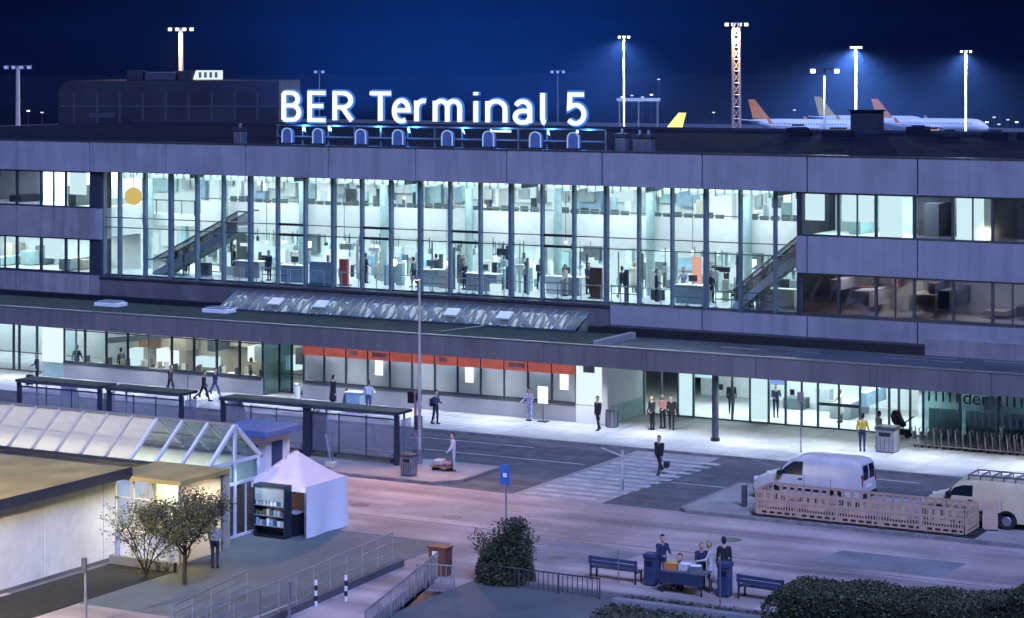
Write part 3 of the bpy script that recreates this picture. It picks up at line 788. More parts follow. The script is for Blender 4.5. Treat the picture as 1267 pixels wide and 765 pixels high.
for i in range(nr):
    a = XV1 + (XR1-XV1)*i/nr; b = XV1 + (XR1-XV1)*(i+1)/nr
    w = shop_window(a, b, SZ+0.021, 3.52, 'glass_frost')
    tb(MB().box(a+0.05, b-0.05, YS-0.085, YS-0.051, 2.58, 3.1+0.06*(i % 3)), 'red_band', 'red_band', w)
    if i in (2, 3, 6, 9): tb(MB().box(a+0.3, a+0.3+0.5*(1+i%2), YS-0.09, YS-0.086, 2.75, 3.0), 'band_mark', 'cl_pink', w)
    if i in (3, 7, 11): tb(MB().box(a+0.5, a+1.0, YS-0.07, YS-0.052, 1.75, 2.6), 'notice', 'em_poster', w)
    tb(MB().box(a+0.08, b-0.08, YS+0.5, YS+0.53, SZ, 3.4), 'roller_blind', ['int_wall', 'white', 'int_teal', 'int_wall'][i % 4], w)
area('office_light', ((XV1+XR1)/2, YS+0.28, 3.3), XR1-XV1-1, 0.3, 380, (0.92, 0.95, 1.0))
# white end panel and return wall of the entrance recess
YD = 107.1
tb(MB().box(XR1, XW1, YS-0.02, YS+0.3, GZ, 3.5), 'end_panel', 'wall_white')
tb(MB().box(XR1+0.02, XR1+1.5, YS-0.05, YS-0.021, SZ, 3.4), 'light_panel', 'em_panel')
tb(MB().box(XR1+0.45, XR1+1.1, YS-0.09, YS-0.051, 2.75, 3.15), 'wall_sign', 'int_dark')
tb(MB().box(XW1-0.2, XW1, YS+0.301, YD+0.1, 1.05, 3.5), 'recess_wall', 'wall_white')
tb(MB().box(XW1-0.22, XW1+0.03, YS+0.301, YD+0.1, GZ, 1.049), 'recess_plinth', 'int_teal')
# vestibule left of the red windows
tb(MB().box(XS1, XS1+0.12, YS, YS+2.6, GZ, 3.5), 'vestibule_side', 'glass_teal')
for i, (a, b, yy) in enumerate(((XS1+0.13, XS1+1.0, YS+1.4), (XS1+1.0, XS1+1.9, YS+1.4), (XS1+1.9, XV1-0.02, YS+1.4))):
    w = shop_window(a, b, GZ, 3.5, 'glass', yy, 'frame', 'glass_door', 1.2)
# entrance doors in the recess
xe = [PX(p, YD) for p in (797, 818, 839, 858, 884, 928, 951, 972, 1012, 1064, 1085, 1100, 1112, 1126, 1142)]
kinds = 'glass'
for i in range(len(xe)-1):
    if xe[i+1]-xe[i] < 0.3: continue
    big = i in (3, 4)
    w = shop_window(xe[i], xe[i+1], GZ, 3.45, 'glass', YD, 'frame_blue', 'entrance_door', 2.85)
    if xe[i+1]-xe[i] > 1.6:
        tb(MB().box((xe[i]+xe[i+1])/2-0.04, (xe[i]+xe[i+1])/2+0.04, YD-0.04, YD+0.08, GZ+0.07, 2.82), 'meeting_stile', 'frame', w)
    if i in (8,):
        tb(MB().box(xe[i]+0.05, xe[i+1]-0.05, YD-0.05, YD+0.07, 1.3, 1.45), 'push_rail', 'frame', w)
    if i in (1, 4, 7): tb(MB().box(xe[i]+0.25, xe[i]+0.5, YD-0.012, YD-0.006, 1.7, 2.0), 'sticker', 'int_dark', w)
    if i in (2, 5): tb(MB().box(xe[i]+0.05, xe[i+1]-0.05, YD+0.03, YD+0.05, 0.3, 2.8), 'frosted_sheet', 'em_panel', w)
    if i == 6: tb(MB().box(xe[i]+0.06, xe[i+1]-0.06, YD-0.03, YD-0.015, 2.2, 3.3), 'blue_banner', 'em_screen', w)
# glass screens with lettering, right of the doors
XQ = PX(1142, YD)
for i in range(7):
    a = XQ + i*1.9
    w = shop_window(a, a+1.88, GZ, 3.45, 'glass_teal' if i < 3 else 'glass_dark', YD, 'frame_blue', 'glass_screen', None)
    tb(MB().box(a+0.1, a+1.8, YD+0.6, YD+0.65, 0.12, 1.5), 'back_board', 'int_blue' if i < 3 else 'blue_furn', w)
for i in range(26):
    a = XQ + 0.3 + i*0.36
    if abs(a-PX(1207, YD-0.2)) < 1.0: continue
    tb(MB().box(a, a+0.08, YD-0.1, YD-0.04, 1.95, rnd.uniform(2.9, 3.2)), 'screen_slat', 'dark')
tb(MB().box(XQ-2.2, 0, 113, 113.2, 0.1, 3.5), 'rear_hall_wall', 'int_wall')
def flat_text(body, size, loc, m, parent, name, depth=0.02):
    cu = bpy.data.curves.new('lettering', 'FONT'); cu.body = body; cu.size = size; cu.extrude = depth; cu.align_x = 'CENTER'
    o = bpy.data.objects.new('lettering', cu); COL.objects.link(o)
    bpy.context.view_layer.update()
    me = bpy.data.meshes.new_from_object(o.evaluated_get(bpy.context.evaluated_depsgraph_get()))
    bpy.data.objects.remove(o)
    me.materials.clear(); me.materials.append(M[m])
    p = obj(name, me, parent, loc); p.rotation_euler = (R(90), 0, 0)
    return p
lt = flat_text('der', 0.95, (PX(1207, YD-0.2)-T.location.x, YD-0.2-T.location.y, 1.95), 'black', T, 'lettering')

# lower interior: floors, walls, lamps
tb(MB().box(-112, XS0-0.02, YD+4, YD+4.2, 0.1, 3.5), 'rear_hall_wall', 'int_wall')
tb(MB().box(XS0-0.1, XV1, YS+6.5, YS+6.7, 0.1, 3.5), 'cafe_rear_wall', 'beige')
tb(MB().box(XV1, XV1+0.1, YS+0.26, YS+6.5, 0.1, 3.5), 'cafe_side_wall', 'int_wall')
tb(MB().box(XW1-0.19, XQ-2.2, 115, 115.2, 0.1, 3.5), 'rear_hall_wall', 'int_wall')
tb(MB().box(-112, 0, YC+0.3, 117, 3.52, 3.7), 'lower_ceiling', 'int_wall')
area('door_hall_light', ((XW1+XQ)/2, 110.5, 3.4), XQ-XW1, 5.0, 680, (0.88, 0.97, 1.0))
area('cafe_light', ((XS0+XS1)/2, YS+3.2, 3.4), XS1-XS0, 4.0, 230, (1.0, 0.95, 0.86))
area('left_hall_light', (-98, 109.5, 3.4), 14, 4, 300, (0.88, 0.97, 1.0))
# left entrance
xl = [PX(p, YS) for p in (-60, -30, 0, 7, 29, 50, 78)]
for i in range(len(xl)-1):
    if xl[i+1]-xl[i] < 0.3: continue
    shop_window(xl[i], xl[i+1], GZ, 3.5, 'glass', YS+1.2, 'frame_blue', 'entrance_door', 1.25)
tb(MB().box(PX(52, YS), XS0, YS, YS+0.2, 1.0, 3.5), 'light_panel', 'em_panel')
tb(MB().box(PX(52, YS), XS0, YS-0.03, YS+0.22, GZ, 0.999), 'plinth', 'int_teal')
# cafe furniture
for i in range(9):
    X = XS0 + 1.2 + i*(XS1-XS0-2)/9; Yt = YS + rnd.uniform(1.0, 2.2)
    t = thing('cafe_table', 'small cafe table with white chairs behind the ground floor windows, %s from the left' % (ords+['ninth'])[i], 'table', (X, Yt, GZ), 0, 'cafe tables')
    MB().cyl((0,0), 0.4, 0.72, 0.76, 16).build('table_top', 'white', t)
    MB().cyl((0,0), 0.04, 0, 0.72, 8).build('leg', 'int_dark', t)
    for s in (-1, 1):
        c = thing('cafe_chair', 'pale chair %s of the %s cafe table behind the windows' % ('left' if s < 0 else 'right', (ords+['ninth'])[i]), 'chair', (X+s*0.65, Yt, GZ), 0, 'cafe chairs')
        mm = rnd.choice(['white', 'beige', 'white', 'int_dark'])
        MB().box(-0.2, 0.2, -0.2, 0.2, 0.42, 0.47).build('seat', mm, c)
        MB().box(s*0.2-0.02, s*0.2+0.02, -0.2, 0.2, 0.48, 1.15).build('backrest', mm, c)
        for q in ((-.17,-.17),(.17,-.17),(.17,.17),(-.17,.17)): MB().box(q[0]-.015, q[0]+.015, q[1]-.015, q[1]+.015, 0, 0.42).build('leg', 'metal', c)
x = XS0+0.4
while x < XS1+1.5:
    w = rnd.uniform(0.4, 1.6); z0 = rnd.uniform(0.2, 1.9)
    tb(MB().box(x, x+w, YS+5.6+rnd.uniform(-1.2, .5), YS+6.4, z0, z0+rnd.uniform(.4, 1.3)), 'wall_panel', rnd.choice(['int_grey', 'int_dark', 'int_teal', 'em_panel', 'beige', 'wood', 'em_poster', 'int_dark']))
    x += w+rnd.uniform(0.05, .5)
tb(MB().bar((XS0+1, YS+3.0, 2.1), (XS0+7.5, YS+3.4, 2.9), 0.6, 0.35), 'stair_flight', 'int_dark')
for i in range(10):
    xx = XW1 + 0.8 + i*1.7
    m = rnd.choice(['int_grey', 'int_blue', 'em_panel', 'int_teal', 'int_dark'])
    z0 = rnd.choice([0.15, 0.9, 1.6]); tb(MB().box(xx, xx+rnd.uniform(.4, 1.2), 112+rnd.uniform(-2, 1), 113.2, z0, z0+rnd.uniform(.5, 1.2)), 'hall_fitting', m)

# ------------------------------------------------------------------ roof sign
def arc(cx, cy, rx, ry, a0, a1, n=10):
    return [(cx+rx*math.cos(R(a0+(a1-a0)*i/n)), cy+ry*math.sin(R(a0+(a1-a0)*i/n))) for i in range(n+1)]
LET = {   # stroke centre lines in a unit box
 'B': [[(0,0),(0,1)], [(0,1),(.5,1)]+arc(.5,.765,.42,.235,90,-90)+[(0,.53)], [(0,.53),(.55,.53)]+arc(.55,.265,.45,.265,90,-90)+[(0,0)]],
 'E': [[(1,1),(0,1),(0,0),(1,0)], [(0,.52),(.85,.52)]],
 'R': [[(0,0),(0,1),(.5,1)]+arc(.5,.74,.45,.26,90,-90)+[(0,.48)], [(.45,.48),(1,0)]],
 'T': [[(0,1),(1,1)], [(.5,1),(.5,0)]],
 'e': [[(.03,.39),(.97,.39)]+arc(.5,.39,.47,.36,0,180)+arc(.5,.33,.47,.33,180,300,10)],
 'r': [[(0,0),(0,.75)], [(0,.45)]+arc(.62,.42,.62,.32,170,75)],
 'm': [[(0,0),(0,.75)], [(0,.5)]+arc(.25,.5,.25,.24,180,0)+[(.5,0)], [(.5,.5)]+arc(.75,.5,.25,.24,180,0)+[(1,0)]],
 'i': [[(.5,0),(.5,.75)], [(.5,.95),(.5,1.07)]],
 'n': [[(0,0),(0,.75)], [(0,.48)]+arc(.5,.46,.5,.29,180,0)+[(1,0)]],
 'a': [arc(.5,.5,.48,.25,155,0)+[(.98,0)], [(.98,.40),(.5,.42)]+arc(.45,.21,.45,.20,90,270)+[(.6,.01)]+arc(.6,.25,.38,.24,270,345,5)],
 'l': [[(.25,1.05),(.25,.25)]+arc(.65,.22,.4,.22,180,265,6)],
 '5': [[(.9,1),(.08,1),(.05,.55)]+arc(.42,.32,.52,.32,100,-140,14)],
}
def ribbon(mb, pts, t, o, ax, ay, dep):
    """constant-width stroke along a centre line, extruded"""
    P = []
    for p in pts:
        v = Vector((p[0], p[1]))
        if not P or (v-P[-1]).length > 1e-3: P.append(v)
    Lf, Rt = [], []
    for i, p in enumerate(P):
        d0 = (P[i]-P[i-1]).normalized() if i else None
        d1 = (P[i+1]-P[i]).normalized() if i < len(P)-1 else None
        if d0 is None: d0 = d1
        if d1 is None: d1 = d0
        m = (d0+d1); m = m.normalized() if m.length > 1e-6 else d0
        nrm = Vector((-m.y, m.x)); c = max(0.5, nrm.dot(Vector((-d1.y, d1.x))))
        Lf.append(p + nrm*(t/2/c)); Rt.append(p - nrm*(t/2/c))
    for i in range(len(P)-1):
        q = [Rt[i], Rt[i+1], Lf[i+1], Lf[i]]
        mb.prism([(v.x, v.y) for v in q], o, ax, ay, dep)
YL = 108.0
SG = thing('roof_sign', 'large illuminated white lettering on a frame along the terminal roof edge', 'sign', (PX(540, YL), YL, 14.0))
spec = [('B',350,373),('E',382,405),('R',413,438),('T',457,486),('e',486,509),('r',514,532),('m',537,572),('i',584,595),('n',602,628),('a',636,659),('l',668,680),('5',702,727)]
ST = 0.235; ZB0, CAPH = 15.42, 1.82
for ch, a, b in spec:
    x0, x1 = PX(a, YL), PX(b, YL)
    mb = MB()
    for q, s in enumerate(LET[ch]):
        o = (0, 0, 0)
        pts = [((x0+ST/2 + p[0]*(x1-x0-ST)), ZB0 + ST/2 + p[1]*(CAPH-ST)) for p in s]
        ribbon(mb, pts, ST, (0, YL - q*0.004, 0), (1,0,0), (0,0,1), 0.16 + 0.002*q)
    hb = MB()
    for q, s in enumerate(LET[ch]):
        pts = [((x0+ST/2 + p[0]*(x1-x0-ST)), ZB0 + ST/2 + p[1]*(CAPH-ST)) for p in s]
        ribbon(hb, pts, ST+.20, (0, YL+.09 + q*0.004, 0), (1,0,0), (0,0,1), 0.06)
    lo = mb.build('letter', 'em_sign', SG, world=True)
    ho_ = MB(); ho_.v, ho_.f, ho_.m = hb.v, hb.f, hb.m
    obj('added_glow_rim', ho_.mesh('added_glow_rim', 'em_added_glow', SG.location), lo)  # glowing outline added to imitate the blue halo around the letter
    lo['label'] = 'glowing white letter %s' % ch
xa, xb = PX(338, YL), PX(745, YL)
for z in (14.55, 15.2): MB().bar((xa, YL+0.35, z), (xb, YL+0.35, z), 0.09).build('rail', 'metal', SG, world=True)
nb = 12
for i in range(nb+1):
    xx = xa + (xb-xa)*i/nb
    MB().bar((xx, YL+0.45, 14.0), (xx, YL+0.45, 15.2), 0.08).build('post', 'metal', SG, world=True)
    MB().bar((xx, YL+0.5, 15.1), (xx, YL+1.4, 14.0), 0.06).build('strut', 'metal', SG, world=True)
MB().box(PX(614, YL), PX(637, YL), YL-0.5, YL-0.4, 15.0, 15.12).build('tube_lamp', 'em_sign', SG, world=True)
# flood lights on the roof edge
names = ['the letter B', 'the letter E of the short word', 'the letter T', 'the first e of the long word', 'the letter m', 'the letter n', 'the letters a and l', 'the figure 5']
for i, px in enumerate((355, 393, 446, 492, 553, 604, 662, 709)):
    X = PX(px, YC+0.3)
    t = thing('floodlight', 'blue lit arched floodlight on the roof edge under %s' % names[i], 'floodlight', (X, YC+0.35, 14.13), 0, 'floodlights under the roof sign')
    out = [(-.34,0),(.34,0),(.34,.55)] + arc(0,.55,.34,.3,0,180,8)[1:]
    MB().prism(out, (0, 0.25, 0.1), (1,0,0), (0,0,1), 0.28).build('housing', 'blue_tarp', t)
    rim = [(p[0], -0.05, p[1]+0.1) for p in [(.34,.0),(.34,.55)] + arc(0,.55,.34,.3,0,180,8)[1:] + [(-.34,0)]]
    MB().tube(rim, 0.035, 6).build('rim', 'em_floodblue', t)
    MB().box(-.2, .2, -.05, .2, 0, .1).build('foot', 'metal_dark', t)
    spot('floodlight_beam', (X, YL+0.9, 14.98), (X, YL+0.95, 20.5), FLOOD_W, (0.05, 0.40, 1.0), 152, 0.15, 0.3)
    point('floodlight_glow', (X, YL-0.1, 15.12), MESH_W, (0.05, 0.32, 1.0), 0.12)
# roof gear
for i, (px, w, h) in enumerate(((297, .55, 1.0), (770, .6, 1.0), (792, .6, .95), (803, .5, .95))):
    c = (PX(px, 109), 109, 14.0)
    t = thing('roof_fan', ['pale pair of vent pipes on the roof left of the sign', 'grey roof vent just right of the figure 5', 'grey roof vent second right of the figure 5', 'grey roof vent third right of the figure 5'][i], 'vent', c, 0, 'roof vents')
    MB().box(-w/2, w/2, -.3, .3, 0, h*.8).build('casing', 'metal', t, bevel=.03)
    MB().box(-w/2-.05, w/2+.05, -.35, .35, h*.8+.001, h).build('cap', 'metal_dark', t, bevel=.02)
    MB().cyl((0, 0), .08, h, h+.25, 8).build('pipe', 'metal', t)
for i in range(14):
    X = rnd.uniform(-58, -22); Y = rnd.uniform(138, 149)
    t = thing('roof_box', 'low dark plant box on the far roof edge, %s from the roof sign' % ['first','second','third','fourth','fifth','sixth','seventh','eighth','ninth','tenth','eleventh','twelfth','thirteenth','fourteenth'][i], 'roof box', (-58+i*2.7, Y, 14.0), 0, 'roof boxes')
    w = rnd.uniform(.5, 1.2)
    MB().box(-w, w, -.5, .5, 0, rnd.uniform(.2, .5)).build('casing', 'roofing', t, bevel=.03)
    MB().box(-w*.5, w*.5, -.3, .3, 0.5, 0.62).build('lid', 'dark', t)
c = (PX(1073, 149), 149, 14.0)
t = thing('roof_lift_house', 'dark square lift housing on the roof in front of the airliners', 'roof housing', c)
MB().box(-.95, .95, -.8, .8, 0, 1.55).build('wall', 'dark', t); MB().box(-1.05, 1.05, -.9, .9, 1.551, 1.66).build('roof', 'roofing', t)

# ------------------------------------------------------------------ hangar behind the left of the roof
HD = 300.0
hl, hr = D(72, 100, HD), D(345, 100, HD)
hx = (hr-hl).normalized(); hx = Vector((hx.x, hx.y, 0)).normalized(); hy = Vector((-hx.y, hx.x, 0))
L = (Vector((hr.x,hr.y,0))-Vector((hl.x,hl.y,0))).length
hg = thing('hangar', 'dim blue grey hangar with rounded end behind the terminal roof', 'building', (hl.x, hl.y, 0), math.atan2(hx.y, hx.x))
hz = hl.z
MB().prism([(0,0),(L,0),(L,hz),(1.2,hz),(.5,hz-.5),(0,hz-1.4)], (0,30,0), (1,0,0), (0,0,1), 30).build('wall', 'hangar', hg)
for z in (4, 8.2, hz-3.6): MB().box(0.3, L, -.06, -.005, z, z+.25).build('cladding_rail', 'dark', hg)
for i in range(9): MB().box(2+i*3.1, 2.3+i*3.1, -.08, -.005, 0, hz-1.6).build('pilaster', 'dark', hg)
MB().box(4.2, 7.6, -.09, -.006, hz-5.0, hz-4.4).build('window_strip', 'dark', hg)
p0, p1 = D(150, 100, HD-1), D(232, 88, HD-1)
t = thing('rooftop_plant', 'dark row of ventilation units on the hangar roof beside the lit board', 'roof plant', (p0.x, p0.y, hz), math.atan2(hx.y, hx.x))
W = (Vector((p1.x,p1.y))-Vector((p0.x,p0.y))).length
MB().box(0, W*.25, 4, 7, 0, 1.4).build('unit', 'hangar', t, bevel=.1); MB().box(W*.28, W*.75, 4, 7, 0, 1.2).build('unit', 'dark', t, bevel=.1); MB().box(W*.78, W, 4, 7, 0, 1.35).build('unit', 'hangar', t, bevel=.1)
p0, p1 = D(236, 101, HD-1), D(273, 88, HD-1)
t = thing('lit_roof_board', 'small white lit board with grey bars on the hangar roof', 'sign', (p0.x, p0.y, hz), math.atan2(hx.y, hx.x))
W = (Vector((p1.x,p1.y))-Vector((p0.x,p0.y))).length
MB().prism([(0,.15),(W,.15),(W,1.4),(W*.1,1.4)], (0,2.2,0), (1,0,0), (0,0,1), .2).build('panel', 'em_panel', t)
for i in range(4): MB().box(W*.2+i*W*.18, W*.2+i*W*.18+W*.09, 1.9, 1.99, .4, 1.15).build('bar', 'metal', t)
for q in (.2, W-.2): MB().box(q-.05, q+.05, 2.05, 2.15, 0, .15).build('leg', 'metal_dark', t)

# ------------------------------------------------------------------ flood light masts of the airfield
def mast(label, px, py, dist, r, lampm, power, col, head=1.6, nl=4, cone=True, m='mast', lattice=False):
    p = D(px, py, dist)
    t = thing('light_mast', label, 'light mast', (p.x, p.y, 0), TH, 'light masts of the airfield')
    H_ = p.z
    if lattice:
        s = r
        for (i, j) in ((-1,-1),(1,-1),(1,1),(-1,1)): MB().tube([(i*s,j*s,0),(i*s*.75,j*s*.75,H_)], .16, 6).build('leg', m, t)
        br = MB(); n = 14
        for i in range(n):
            z0, z1 = H_*i/n, H_*(i+1)/n; a0, a1 = s*(1-.25*i/n), s*(1-.25*(i+1)/n)
            for (u, v) in (((-1,-1),(1,-1)),((1,-1),(1,1)),((1,1),(-1,1)),((-1,1),(-1,-1))):
                br.tube([(u[0]*a0,u[1]*a0,z0),(v[0]*a1,v[1]*a1,z1)], .07, 5); br.tube([(u[0]*a1,u[1]*a1,z1),(v[0]*a1,v[1]*a1,z1)], .07, 5)
        br.build('bracing', m, t)
    else:
        MB().tube([(0,0,0),(0,0,H_)], [r, r*.65], 10).build('pole', m, t, smooth='auto')
    MB().box(-head, head, -.35, .35, H_, H_+.16).build('head_frame', 'metal_dark', t)
    for i in range(nl):
        xx = -head + .3 + (2*head-.6)*i/max(1, nl-1)
        lb = MB().box(xx-.3, xx+.3, -.3, .3, H_-.4, H_-.001).build('lamp', 'metal_dark', t)
        MB().box(xx-.26, xx+.26, -.42, -.301, H_-.42, H_+.02).build('lens', lampm, lb)
    if power:
        spot('mast_lamp', (p.x, p.y-.6, H_-.8), (p.x, p.y-6, 0), power, col, 165, 1.0, .6)
    return t
WW, BW, WY = (1.0, .97, .92), (.60, .78, 1.0), (1.0, .58, .26)
mast('slim white mast with blue glow right of the roof sign', 772, 45, 480, .22, 'em_lamp_blue', MAST_W*1.2, BW, 1.3, 3)
mast('thick lattice mast with white lamps right of the middle', 911, 29, 340, .62, 'em_lamp', MAST_W*.06, WY, 1.8, 4, lattice=True)
mast('bright mast with blue white glow behind the parked airliners', 1059, 58, 520, .3, 'em_lamp_blue', MAST_W*4.0, BW, 1.4, 4)
mast('slim mast with bluish lamp near the right edge of the sky', 1195, 63, 540, .3, 'em_lamp_blue', MAST_W*1.5, BW, 1.4, 3)
mast('tall mast with warm white lamp cluster above the hangar', 224, 35, 350, .5, 'em_lamp', MAST_W*.07, WY, 2.0, 4)
mast('short pale mast with faint lamps at the left edge of the sky', 22, 82, 330, .42, 'lamp_clear', 0, WW, 2.0, 4)
mast('dark thin mast with crossarm and one lit lamp before the airliners', 1020, 86, 260, .16, 'em_lamp_blue', MAST_W*.1, BW, 1.7, 2, m='dark')
mast('faint unlit mast behind the letters of the short word', 395, 88, 430, .12, 'lamp_clear', 0, WW, 1.0, 2, m='metal_dark')
mast('faint unlit mast behind the end of the long word', 690, 88, 430, .12, 'lamp_clear', 0, WW, 1.4, 3, m='metal_dark')

# ------------------------------------------------------------------ parked airliners
def airliner(label, px, py, dist, yaw, tailm, engm, scale=1.0, group='parked airliners'):
    p = D(px, py, dist)
    a = thing('airliner', label, 'airplane', (p.x, p.y, 0), yaw, group)
    S = scale
    prof = [(0,.05,2.9),(.5,.7,2.95),(1.5,1.35,3.2),(3.2,1.85,3.55),(5.5,1.98,3.7),(25,1.98,3.7),(29,1.7,3.95),(33,1.1,4.45),(36,.45,4.95),(37.5,.15,5.15)]
    mb = MB(); base = 0; n = 16   # nose at +x: x = 18 - s
    for (s, r, zc) in prof:
        for k in range(n):
            an = 2*math.pi*k/n; mb.v.append(((18-s)*S, r*math.cos(an)*S, (zc+r*math.sin(an)*1.05)*S))
    for i in range(len(prof)-1):
        for k in range(n): o = i*n; mb.f.append((o+k, o+n+k, o+n+(k+1)%n, o+(k+1)%n)); mb.m.append(0)
    mb.build('fuselage', 'plane_white', a, smooth=True)
    def slab(pts, th, name, m, par=a):
        b = MB(); q = [Vector(p)*S for p in pts]; up = (q[1]-q[0]).cross(q[2]-q[0]).normalized()*th*S
        b.v = [tuple(v) for v in q] + [tuple(v+up) for v in q]; k = len(q)
        b.f = [tuple(reversed(range(k))), tuple(range(k, 2*k))] + [(i, (i+1)%k, k+(i+1)%k, k+i) for i in range(k)]; b.m = [0]*len(b.f)
        return b.build(name, m, par)
    for s in (-1, 1):
        slab([(4,s*1.6,3.0),(-2.5,s*1.6,3.0),(-6.6,s*17,4.2),(-5.0,s*17,4.2)], .35, 'wing', 'plane_white')
        slab([(-4.9,s*16.9,4.25),(-6.6,s*16.9,4.25),(-7.4,s*17.3,6.2),(-6.6,s*17.3,6.2)], .1, 'winglet', tailm)
        slab([(-14.8,s*.6,4.9),(-17.8,s*.6,4.9),(-19.6,s*6.2,5.4),(-18.3,s*6.2,5.4)], .2, 'tailplane', 'plane_white')
        e = MB()
        pr = [(3.9,.95),(3.6,1.08),(2.2,1.1),(.6,.9),(-.2,.55)]; nn = 14
        for (xx, r) in pr:
            for k in range(nn): an = 2*math.pi*k/nn; e.v.append(((xx)*S, (s*5.7+r*math.cos(an))*S, (1.75+r*math.sin(an))*S))
        for i in range(len(pr)-1):
            for k in range(nn): o = i*nn; e.f.append((o+k, o+nn+k, o+nn+(k+1)%nn, o+(k+1)%nn)); e.m.append(0)
        e.f.append(tuple(reversed(range(nn)))); e.m.append(0)
        eo = e.build('engine', engm, a, smooth='auto'); MB().box(.3*S, 2.6*S, (s*5.7-.15)*S, (s*5.7+.15)*S, 2.7*S, 3.3*S).build('pylon', 'plane_white', eo)
        w = MB()
        for i in range(28): w.box((12.5-i*.85)*S, (12.8-i*.85)*S, s*1.93*S-.05, s*1.93*S+.05, 4.1*S, 4.45*S)
        w.build('window_row', 'dark', a)['kind'] = 'stuff'
        g = MB().tube([(-1.5*S, s*3.6*S, 0.5*S), (-1.5*S, s*3.6*S, 3.0*S)], .15*S, 8).build('landing_gear', 'metal', a)
        MB().tube([(-1.5*S, (s*3.6-.35)*S, .5*S), (-1.5*S, (s*3.6+.35)*S, .5*S)], .5*S, 12).build('wheel', 'rubber', g)
    slab([(-12.4,-.12,5.6),(-17.9,-.12,5.8),(-19.5,-.12,11.7),(-17.4,-.12,11.7)], .24, 'tail_fin', tailm)
    MB().box(15.6*S, 16.3*S, -.9*S, .9*S, 4.05*S, 4.45*S).build('cockpit_window', 'dark', a)
    g = MB().tube([(12.5*S, 0, .4*S), (12.5*S, 0, 2.2*S)], .12*S, 8).build('landing_gear', 'metal', a)
    MB().tube([(12.5*S, -.3*S, .4*S), (12.5*S, .3*S, .4*S)], .4*S, 12).build('wheel', 'rubber', g)
    return a
airliner('white airliner with orange tail parked between the lattice mast and the lift housing', 1000, 165, 600, R(3), 'plane_orange', 'plane_orange', .88)
airliner('white airliner with yellow tail half hidden behind two orange tailed ones', 1080, 163, 640, R(4), 'plane_gold', 'plane_orange', .9)
airliner('white airliner with orange tail and orange engine right of the lift housing', 1153, 165, 610, R(3), 'plane_orange', 'plane_orange', .88)
airliner('distant white airliner with yellow tail just right of the roof sign', 762, 163, 480, R(205), 'plane_gold', 'plane_white', .78)
# lit apron edge and far lamps
t = thing('apron_barrier', 'long pale blast wall lit behind the roof at the right edge', 'wall', (D(1240,165,590).x, D(1240,165,590).y, 0), TH)
for i in range(8): MB().box(-14+i*4, -10.04+i*4, 0, .4, 0, 1.6).build('panel', 'plane_white', t)
for i, (px, py) in enumerate(((770,121),(782,119),(795,121),(806,118),(815,99),(883,140),(1221,152),(1236,156),(1247,149),(1258,152),(1230,146),(983,137),(35,138),(52,140),(1180,150),(1203,150))):
    p = D(px, py, 720); p.z = max(p.z, .5)
    t = thing('apron_lamp', 'tiny far apron lamp, %s one counted from the left' % ['third','fourth','fifth','sixth','seventh','eighth','thirteenth','fifteenth','sixteenth','seventeenth','fourteenth','ninth','first','second','tenth','eleventh'][i], 'lamp', (p.x, p.y, 0), TH, 'far apron lamps')
    MB().cyl((0,0), .1, 0, p.z, 6).build('pole', 'metal_dark', t); MB().box(-.45, .45, -.3, .3, p.z, p.z+.35).build('lens', 'em_panel' if i % 3 else 'em_white', t)
# jet bridge like gantry right of the sign
p = D(790, 124, 560)
t = thing('lit_gantry', 'faint pale lattice gantry in the distance right of the figure 5', 'gantry', (p.x, p.y, 0), TH)
MB().box(-5.5, 5.5, -.5, .5, p.z-.3, p.z+.5).build('beam', 'galv', t)
for q in (-4.8, 0, 4.8): MB().box(q-.2, q+.2, -.2, .2, 0, p.z-.301).build('leg', 'metal_dark', t)

# ------------------------------------------------------------------ bus shelters on the island
def shelter(label, px0, px1, dark_end=False):
    y0 = 87.4; X0, X1 = PX(px0, y0), PX(px1, y0); L = X1-X0
    s = thing('bus_shelter', label, 'bus shelter', (X0, y0, 0.13), 0, 'bus shelters on the island')
    MB().box(0, L, -.1, 1.25, 2.34, 2.48).build('roof', 'black', s, bevel=.03)
    MB().box(0.05, L-.05, -.13, -.101, 2.33, 2.46).build('gutter', 'metal_dark', s)
    for (a, b) in ((.02, .2), (L-.26, L-.02)):
        MB().box(a+.01, b-.01, .0, .16, 0, 2.319).build('post', 'dark', s, bevel=.01)
    for a in (.35, L-.42): MB().box(a, a+.07, 1.1, 1.17, 0, 2.319).build('post', 'metal_dark', s)
    n = 3; w = (L-.6)/n
    for i in range(n):
        MB().box(.3+i*w+.03, .3+(i+1)*w-.03, .06, .075, .35, 2.08).build('pane', 'glass_shelter', s)
        MB().box(.3+(i)*w-.025, .3+(i)*w+.025, .04, .1, .25, 2.2).build('pane_bar', 'metal_dark', s)
    MB().box(.18, L-.18, .04, .1, .27, .345).build('rail', 'metal_dark', s)
    MB().box(.18, L-.18, .04, .1, 2.085, 2.15).build('rail', 'metal_dark', s)
    if dark_end: MB().box(.2, 1.05, .11, .2, .3, 2.08).build('poster_case', 'black', s)
    b = MB().box(.9, L-.6, .55, .95, .42, .48).build('bench', 'wood', s)
    for q in (1.1, L-.8): MB().box(q-.03, q+.03, .6, .9, 0, .419).build('leg', 'metal_dark', b)
    MB().box(L-.02, L+.01, .2, 1.1, .4, 2.1).build('end_pane', 'glass_shelter', s)
    return s
shelter('dark framed bus shelter at the far left end of the island', 20, 125)
shelter('dark framed bus shelter second from the left, above the glass roof', 131, 226)
shelter('dark framed bus shelter behind the blue awning of the kiosk', 272, 380)
shelter('dark framed bus shelter with black poster case behind the white tent', 379, 493, True)
